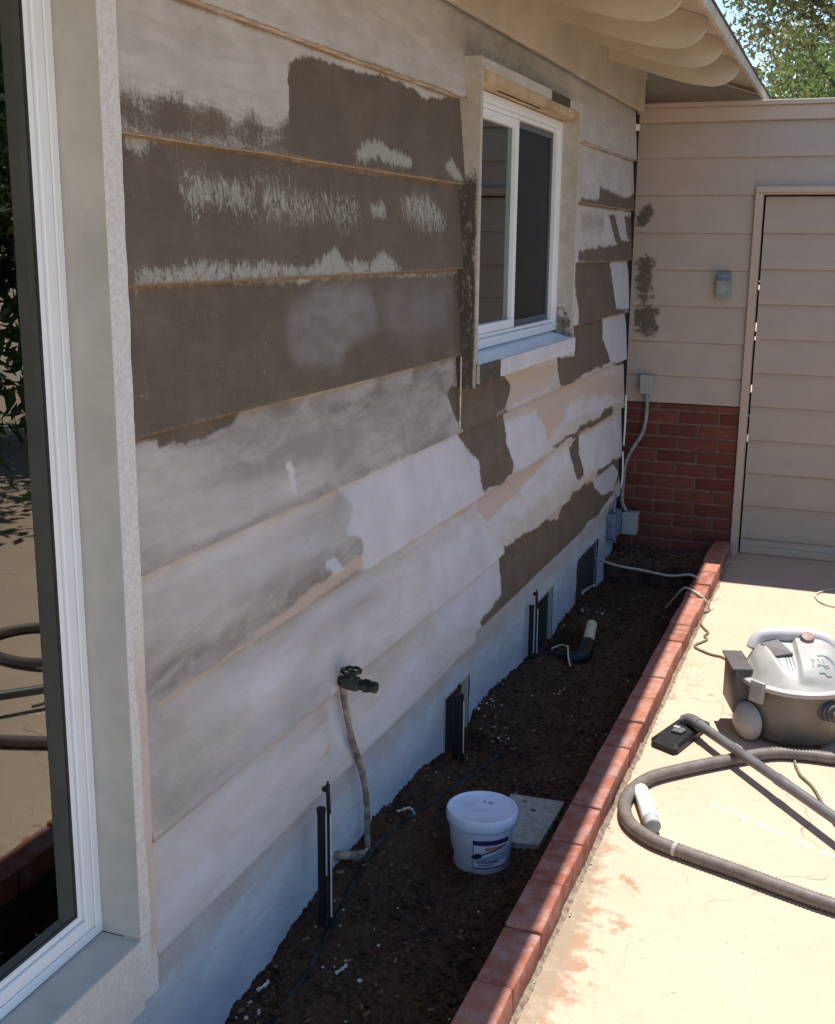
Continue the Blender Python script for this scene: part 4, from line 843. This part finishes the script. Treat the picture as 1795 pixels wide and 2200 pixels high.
# pipe fitting lying in the soil
ft = thing('pipe_fitting', (.2, 4.5, -.06), 'black elbow fitting with a stub of cream pipe and wires lying on the far soil', 'pipe fitting')
s0 = soil(.2, 4.5)
m = MB(); m.tube([(.205, 4.60, s0 + .03), (.172, 4.83, s0 + .045)], .024, 20); m.build('pipe_stub', M['cream_pvc'], ft, smooth=True)
m = MB(); m.tube(spline([(.203, 4.62, s0 + .03), (.212, 4.53, s0 + .025), (.205, 4.46, s0 + .02), (.16, 4.44, s0 + .018)], .01), .031, 16); m.tube(spline([(.16, 4.445, s0 + .02), (.12, 4.46, s0 + .018), (.075, 4.47, s0 + .012)], .01), .014, 10); m.build('elbow', M['black_plastic'], ft, smooth=True)
m = MB(); m.tube(spline([(.145, 4.50, s0 + .05), (.155, 4.46, s0 + .055), (.175, 4.40, s0 + .03), (.19, 4.37, s0 + .015)], .01), .004, 6); m.tube(spline([(.075, 4.50, s0 + .03), (.11, 4.52, s0 + .045), (.145, 4.50, s0 + .05)], .01), .003, 6); m.build('wire', M['cord_white'], ft)
s1 = soil(.03, 5.42)
m = MB().tube([Vector((.02 + .028 * math.cos(a_), 5.43 + .04 * math.sin(a_), s1 + .035 + .02 * math.cos(a_))) for a_ in np.linspace(.2, 4.0, 14)], .006, 7)
props(m.build('hose_ring', M['cord_white'], None, smooth=True), 'pale loop of hose lying against the foot of the farthest foundation pier', 'hose piece')
# twig on soil
props(MB().tube(spline([(.32, 2.02, -.08), (.38, 2.04, -.068), (.46, 2.06, -.06)], .02), .002, 5).build('twig', M['cream_pvc']), 'thin straw coloured twig on the soil next to the brick edging', 'twig')
# ------------------------------------------------------------------ vacuum
vac = thing('vacuum_cleaner', (1.07, 3.90, 0), 'grey canister wet and dry vacuum standing on the sunlit patio', 'vacuum cleaner')
VC = Vector((1.065, 3.90, 0))
Fd = Vector((.30, -.954, 0)); Rd = Vector((.954, .30, 0))
def vp(f_, r_, z_): return VC + Fd * f_ + Rd * r_ + Vector((0, 0, z_))
m = MB(); m.lathe([(.120, .012), (.145, .014), (.152, .022), (.166, .11), (.176, .175), (.180, .178), (.180, .193)], VC, 72); m.build('tub', M['vac_tub'], vac, smooth=True)
m = MB(); m.lathe([(.172, .1935), (.193, .194), (.196, .198), (.196, .2085), (.191, .2125), (.180, .2135)], VC, 72); m.build('rim', M['vac_lid'], vac, smooth=True)
# lid as a relief over a disc
nr, na = 46, 120; V = []
def lidh(f_, r_):
    s_ = math.hypot(f_, r_); edge = max(0, 1 - s_ ** 4)
    wedge = .098 - .046 * f_
    wedge = .092 if f_ < -.25 else .092 - .056 * ((f_ + .25) / 1.25)
    h = wedge * (1 - max(0, (s_ - .45) / .55) ** 2.2)
    sm = lambda a_, b_, x_: (lambda t_: t_ * t_ * (3 - 2 * t_))(min(1, max(0, (x_ - a_) / (b_ - a_))))
    tongue = sm(-.10, -.02, r_ + .08 * f_) * (1 - sm(.72, .84, r_)) * sm(-.9, -.6, f_) * (1 - sm(.80, .92, f_))
    ridge = sm(-.88, -.80, r_) * (1 - sm(-.62, -.50, r_ - .25 * f_)) * (1 - sm(.35, .75, f_))
    return h + edge * (.017 * tongue + .014 * ridge)
for i in range(nr + 1):
    s_ = i / nr
    for j in range(na):
        a_ = 2 * math.pi * j / na; f_, r_ = s_ * math.cos(a_), s_ * math.sin(a_)
        V.append(tuple(vp(f_ * .176, r_ * .176, .2125 + lidh(f_, r_))))
Fq = [[i * na + j, i * na + (j + 1) % na, (i + 1) * na + (j + 1) % na, (i + 1) * na + j] for i in range(nr) for j in range(na)]
ld = npmesh('lid', V, Fq, M['vac_lid'], vac)
def lz(f_, r_): return .2125 + lidh(f_, r_)
# emblem on the tongue: an arch and a few illegible strokes
m = MB()
def stroke(pts, r_=.0022): m.tube([vp(f_ * .176, g * .176, lz(f_, g) + .0006) for f_, g in pts], r_, 6)
stroke([(.62 - .30 * math.cos(t_), .36 + .24 * math.sin(t_)) for t_ in np.linspace(-.4, 1.9, 14)], .0032)
stroke([(.66 - .30 * math.cos(t_), .36 + .19 * math.sin(t_)) for t_ in np.linspace(.2, 1.9, 10)], .0022)
stroke([(.56, .22), (.55, .42)], .003)
stroke([(.44, .16), (.50, .17)]); stroke([(.42, .24), (.49, .26)]); stroke([(.42, .33), (.50, .34)]); stroke([(.60, .20), (.56, .30), (.61, .36), (.56, .44)]); stroke([(.72, .22), (.69, .30), (.73, .36), (.70, .44)], .003); stroke([(.45, .12), (.55, .14), (.62, .12)], .0026)
m.build('emblem', M['teal'], ld, smooth=True)
m = MB(); m.lathe([(.181, .1905), (.1885, .1905), (.1885, .1945), (.181, .1945)], VC, 72); m.build('seam', M['vac_dark'], vac)
m = MB()
for g_ in (-.30, -.24, -.18): m.tube([vp(f_ * .176, g_ * .176, lz(f_, g_) + .0002) for f_ in np.linspace(.15, .62, 12)], .0014, 6)
m.build('vent_slots', M['vac_dark'], ld)
# handle bar, cheek, inset panel, switch
m = MB(); q = spline([vp(-.060, -.135, .272), vp(-.072, -.118, .300), vp(-.074, -.085, .318), vp(-.070, .0, .322), vp(-.066, .06, .319), vp(-.055, .11, .303), vp(-.045, .125, .275)], .008)
m.tube(q, [.024 + .003 * math.sin(math.pi * i / len(q)) for i in range(len(q))], 18); m.build('handle', M['vac_white'], vac, smooth=True)
m = MB(); P = [vp(-.028, -.118, .304), vp(.052, -.088, .288), vp(.040, -.028, .295), vp(-.040, -.060, .315)]
n_ = (P[1] - P[0]).cross(P[3] - P[0]).normalized(); n_ = n_ if n_.z > 0 else -n_
A_ = [m.bm.verts.new(p) for p in P]; B_ = [m.bm.verts.new(p - n_ * .02) for p in P]; m.bm.faces.new(A_); m.bm.faces.new(B_[::-1])
for i in range(4): m.bm.faces.new((A_[i], A_[(i + 1) % 4], B_[(i + 1) % 4], B_[i]))
m.build('inset_panel', M['vac_dark'], vac)
m = MB(); m.lathe([(.023, -.02), (.023, .006), (.019, .012), (.006, .014)], vp(-.035, .035, .322), 24, axis=(.15, -.5, 1)); m.build('switch', M['red_btn'], vac, smooth=True)
m = MB(); m.box((-.007, -.016, -.003), (.007, .016, .003), .002); 
# latch on the near left of the rim
def lbox(name, f_, r_, z_, df, dr_, dz, mat, bev=.003, tilt=0):
    a_ = math.atan2(Fd.y, Fd.x); ang_ = math.atan2(r_, f_)
    m = MB(); rt = Matrix.Rotation(a_ + ang_ , 4, 'Z') @ Matrix.Rotation(tilt, 4, 'Y'); c = vp(f_, r_, z_)
    m.box((c.x - df / 2, c.y - dr_ / 2, c.z - dz / 2), (c.x + df / 2, c.y + dr_ / 2, c.z + dz / 2), bev, rot=rt, seg=2); return m.build(name, mat, vac, smooth=True)
m.bm.free()
lbox('latch', .122, -.154, .188, .016, .052, .070, M['vac_lid'], .003, -.1)
lbox('latch', .02, .205, .188, .016, .052, .070, M['vac_lid'])
# storage box at the back left
m = MB(); c = vp(-.035, -.185, .155); rt = Matrix.Rotation(math.atan2(Fd.y, Fd.x), 4, 'Z')
m.box((c.x - .085, c.y - .028, c.z - .075), (c.x + .085, c.y + .028, c.z + .078), .006, rot=rt, seg=2); m.build('side_caddy', M['vac_dark'], vac, smooth=True)
m = MB(); c = vp(-.035, -.189, .237); m.box((c.x - .092, c.y - .034, c.z - .004), (c.x + .092, c.y + .034, c.z + .004), .002, rot=rt); m.build('caddy_rim', M['vac_dark'], vac)
# wheels
for f_, r_ in ((.075, -.168), (.0, .19)):
    m = MB(); ax = (-Rd * (1 if r_ < 0 else -1) + Fd * .55).normalized(); m.lathe([(.030, -.016), (.058, -.014), (.066, -.004), (.064, .008), (.050, .020), (.025, .028), (.004, .030)], vp(f_, r_, .067), 36, axis=ax); m.build('wheel', M['vac_tub'] if r_ > 0 else M['vac_lid'], vac, smooth=True)
for f_, r_ in ((.125, -.055), (.125, .06)):
    m = MB(); m.lathe([(.012, -.01), (.017, -.006), (.017, .006), (.012, .01)], vp(f_, r_, .0175), 20, axis=Rd); m.build('caster', M['vac_dark'], vac, smooth=True)
# inlet
m = MB(); ia = (Fd * .92 + Rd * .38).normalized(); ic = VC + ia * .162 + Vector((0, 0, .148)); m.lathe([(.038, -.02), (.038, .012), (.034, .016), (.034, .03), (.029, .034), (.029, .05)], ic, 28, axis=ia); m.build('inlet', M['vac_dark'], vac, smooth=True)
# hose, wand, floor head
hose = thing('vacuum_hose', (.8, 3.2, 0), 'ribbed grey brown vacuum hose looping over the patio towards the brick edging', 'vacuum hose')
HP = [ic + ia * .05, ic + ia * .12 + Vector((.02, -.005, -.012)), Vector((1.30, 3.60, .09)), Vector((1.50, 3.42, .03)), Vector((1.78, 3.45, .021)), Vector((1.90, 3.62, .021)), Vector((1.80, 3.78, .021)), Vector((1.55, 3.74, .021)), Vector((1.35, 3.70, .021)),
      (1.21, 3.685, .021), (1.116, 3.678, .021), (1.016, 3.648, .021), (.886, 3.535, .021), (.775, 3.425, .021), (.690, 3.325, .021), (.653, 3.215, .021), (.652, 3.11, .021), (.686, 3.015, .021), (.758, 2.946, .021), (.853, 2.908, .021), (.995, 2.863, .021), (1.12, 2.82, .021), (1.237, 2.785, .021), (1.42, 2.75, .021), (1.60, 2.82, .021), (1.68, 2.98, .03), (1.62, 3.02, .05)]
q = spline(HP, .0055); m = MB(); m.tube(q, [.0188 + (.0014 if i % 2 else -.0016) for i in range(len(q))], 16); m.build('ribbed_tube', M['hose'], hose, smooth=True, ang=80)
i0 = min(range(len(q)), key=lambda i: (q[i] - Vector((.823, 2.918, .021))).length); m = MB(); m.tube(q[i0:i0 + 3], .0199, 14); m.build('highlight_band', M['hose_mark'], hose)  # pale ring painted as a small highlight on the hose
wand = thing('vacuum_wand', (.79, 3.74, .02), 'long slate grey vacuum wand with a black floor head lying over the hose', 'vacuum wand')
Wa, Wb = Vector((.770, 3.735, .050)), Vector((1.62, 2.66, .085)); dw = (Wb - Wa).normalized(); Lw = (Wb - Wa).length
m = MB(); m.lathe([(.0185, 0), (.0185, .05), (.0165, .055), (.0160, .60 * Lw * .55), (.0180, .60 * Lw * .55 + .004), (.0180, .60 * Lw * .55 + .05), (.0165, .60 * Lw * .55 + .054), (.0165, Lw)], Wa, 24, axis=dw); m.build('tube', M['wand'], wand, smooth=True)
m = MB(); m.tube(spline([(.722, 3.775, .034), (.745, 3.765, .046), tuple(Wa + dw * .02)], .006), .021, 16); m.build('elbow', M['wand'], wand, smooth=True)
m = MB(); HQ = [(.648, 3.600), (.640, 3.625), (.712, 3.845), (.728, 3.862), (.800, 3.830), (.806, 3.808), (.795, 3.785), (.735, 3.570), (.722, 3.560)]
A_ = [m.bm.verts.new((x, y, .003)) for x, y in HQ]; cx_, cy_ = .722, 3.71
B_ = [m.bm.verts.new((x, y, .020)) for x, y in HQ]; C_ = [m.bm.verts.new((cx_ + (x - cx_) * .82, cy_ + (y - cy_) * .88, .030)) for x, y in HQ]
n9 = len(HQ)
for a_, b_ in ((A_, B_), (B_, C_)):
    for i in range(n9): m.bm.faces.new((a_[i], a_[(i + 1) % n9], b_[(i + 1) % n9], b_[i]))
m.bm.faces.new(A_[::-1]); m.bm.faces.new(C_)
m.build('floor_head', M['black_plastic'], wand)
m = MB(); m.box((.700, 3.665, .0305), (.738, 3.705, .040), .003, rot=Matrix.Rotation(-.3, 4, 'Z')); m.build('pedal', M['wand'], wand)
m = MB(); m.box((.700, 3.690, .041), (.722, 3.706, .043), .001, rot=Matrix.Rotation(-.3, 4, 'Z')); m.build('badge', M['grey_metal'], wand)
# white tube inside the hose bend
tb = thing('caulk_tube', (.72, 3.13, .02), 'short white sealant tube lying inside the bend of the vacuum hose', 'tube')
ta, tb_ = Vector((.678, 3.225, .023)), Vector((.752, 3.015, .023)); d_ = (tb_ - ta).normalized(); l_ = (tb_ - ta).length
m = MB(); m.lathe([(.005, -.018), (.008, -.002), (.022, 0), (.0225, .004), (.0225, l_ - .045)], ta, 28, axis=d_); m.build('body', M['white_paint'], tb, smooth=True)
m = MB(); m.lathe([(.0215, l_ - .0448), (.0215, l_ - .002), (.019, l_)], ta, 28, axis=d_); m.build('end_cap', M['grey_metal'], tb, smooth=True)
# cords
c1 = spline([(.86, 4.10, .12), (.84, 4.30, .02), (.82, 4.45, .006), (.769, 4.545, .006), (.735, 4.56, .006), (.709, 4.57, .006), (.649, 4.622, .006), (.640, 4.66, .006), (.656, 4.694, .006), (.676, 4.75, .006), (.66, 4.79, .006), (.67, 4.837, .006), (.65, 4.88, .006), (.624, 4.945, .006)], .01)
m = MB(); m.tube(c1, .0048, 8); props(m.build('power_cord', M['cord'], None, smooth=True), 'kinked olive brown power cord running from the vacuum to the brick edging', 'power cord')
c2 = spline([(1.35, 5.85, .006), (1.16, 5.74, .006), (1.095, 5.67, .006), (1.068, 5.598, .006), (1.08, 5.52, .006), (1.105, 5.47, .006), (1.159, 5.434, .006), (1.36, 5.38, .006)], .02)
props(MB().tube(c2, .004, 8).build('extension_cord', M['cord_white'], None, smooth=True), 'pale cord curled on the patio at the right edge near the gate', 'cord')
c3_ = spline([(1.09, 3.66, .006), (1.096, 3.62, .006), (1.105, 3.585, .006), (1.116, 3.547, .006), (1.145, 3.50, .006), (1.163, 3.455, .006), (1.189, 3.369, .006), (1.22, 3.27, .006), (1.3, 3.1, .006)], .02)
props(MB().tube(c3_, .0042, 8).build('loose_cord', M['cord'], None, smooth=True), 'thin dark cord winding out from under the hose beside the wand', 'cord')
c4_ = spline([(1.19, 3.95, .006), (1.21, 3.90, .02), (1.22, 3.8, .02), (1.25, 3.7, .045), (1.4, 3.6, .01)], .02)
# ------------------------------------------------------------------ vegetation
def leafmat(name, a, b_, c_):
    k = N(name, .55, .3); n1 = k.noise(sc=1.6, det=4); n2 = k.noise(sc=9, det=3)
    k.col(k.mix(k.ramp(n2, .35, .65), k.mix(k.ramp(n1, .35, .65), a, b_), c_))
    tl = k.new('ShaderNodeBsdfTranslucent'); tl.inputs[0].default_value = (*[min(1, v * 1.6) for v in b_], 1)
    ad = k.new('ShaderNodeMixShader'); ad.inputs[0].default_value = .35; k.lk(k.b.outputs[0], ad.inputs[1]); k.lk(tl.outputs[0], ad.inputs[2]); k.lk(ad.outputs[0], k.t.nodes['Material Output'].inputs[0]); return k.m
M['leaf_olive'] = leafmat('olive_leaves', (.17, .17, .06), (.11, .13, .04), (.26, .23, .09))
M['leaf_green'] = leafmat('green_leaves', (.055, .10, .03), (.12, .17, .045), (.07, .12, .035))
M['leaf_dark'] = leafmat('dark_leaves', (.03, .06, .02), (.06, .10, .03), (.045, .08, .03))
def foliage(blobs, n, size, seed):
    g = np.random.default_rng(seed); w_ = np.array([b_[1] ** 2.2 for b_ in blobs]); idx = g.choice(len(blobs), n, p=w_ / w_.sum())
    C_ = np.array([b_[0] for b_ in blobs])[idx]; r_ = np.array([b_[1] for b_ in blobs])[idx]
    d = g.normal(size=(n, 3)); d /= np.linalg.norm(d, axis=1)[:, None]; P = C_ + d * (r_ * g.random(n) ** .45)[:, None] * np.array([1, 1, .8])
    u = g.normal(size=(n, 3)); u /= np.linalg.norm(u, axis=1)[:, None]; v = np.cross(u, g.normal(size=(n, 3))); v /= np.linalg.norm(v, axis=1)[:, None]
    s_ = size * (.5 + g.random(n))[:, None]
    V_ = np.stack([P - u * s_, P + v * s_ * .38, P + u * s_, P - v * s_ * .38], 1).reshape(-1, 3)
    return V_, np.arange(4 * n).reshape(-1, 4)
def tree(name, base, label, mat, spread, height, nb, n, size, seed, cat='tree', trunk_r=.14, br=(.5, .9), lo=.45):
    random.seed(seed); t_ = thing(name, base, label, cat); B0 = Vector(base); blobs = []
    m = MB(); top = B0 + Vector((0, 0, height * .62))
    m.tube(spline([B0, B0 + Vector((.08, .05, height * .3)), top], .2), [trunk_r * (1 - .5 * i / max(1, len(spline([B0, B0 + Vector((.08, .05, height * .3)), top], .2)) - 1)) for i in range(len(spline([B0, B0 + Vector((.08, .05, height * .3)), top], .2)))], 10)
    for i in range(nb):
        a_ = random.random() * 6.283; rr = spread * random.random() ** .5; zz = height * random.uniform(lo, 1)
        e_ = B0 + Vector((rr * math.cos(a_), rr * math.sin(a_), zz)); s_ = B0 + Vector((0, 0, height * random.uniform(.2, .6)))
        mid = (s_ + e_) / 2 + Vector((random.uniform(-.2, .2), random.uniform(-.2, .2), .1)); sp = spline([s_, mid, e_], .15)
        m.tube(sp, [trunk_r * .35 * (1 - .85 * j / len(sp)) + .006 for j in range(len(sp))], 6)
        blobs.append((tuple(e_), random.uniform(*br)))
        for _ in range(2):
            e2 = mid + Vector((random.gauss(0, .45), random.gauss(0, .45), random.gauss(.2, .3))); m.tube([mid, e2], [.02, .005], 5); blobs.append((tuple(e2), random.uniform(*br) * .7))
    m.build('trunk', M['bark'], t_, smooth=True)
    V_, F_ = foliage(blobs, n, size, seed); npmesh('crown', V_, F_, mat, t_, smooth=False); return t_
tree('oak_tree', (1.65, 13.0, 0), 'tall tree with loose olive and yellow green leaves behind the garden wall', M['leaf_olive'], 2.0, 5.4, 60, 42000, .036, 11, br=(.25, .55), lo=.5)
tree('shrub_tree', (1.15, 10.4, 0), 'dense bright green shrubby tree just beyond the garden wall', M['leaf_green'], .8, 3.3, 40, 30000, .032, 5, trunk_r=.07, br=(.3, .5), lo=.5)
tree('laurel_hedge', (4.3, 5.0, 0), 'dark green bushy shrub across the patio, mirrored in the window', M['leaf_dark'], 1.1, 2.6, 26, 9000, .07, 21, cat='shrub', trunk_r=.06, br=(.5, .8), lo=.1)
tree('laurel_hedge', (4.6, 8.0, 0), 'dark tall shrub beyond the end of the garden wall, mirrored in the window', M['leaf_dark'], 1.4, 3.6, 30, 9000, .08, 22, cat='shrub', trunk_r=.06, br=(.6, .9), lo=.1)
tree('laurel_hedge', (4.6, 2.6, 0), 'green shrub across the patio nearest the viewer, mirrored in the window', M['leaf_dark'], 1.1, 2.2, 24, 8000, .07, 23, cat='shrub', trunk_r=.06, br=(.5, .8), lo=.1)
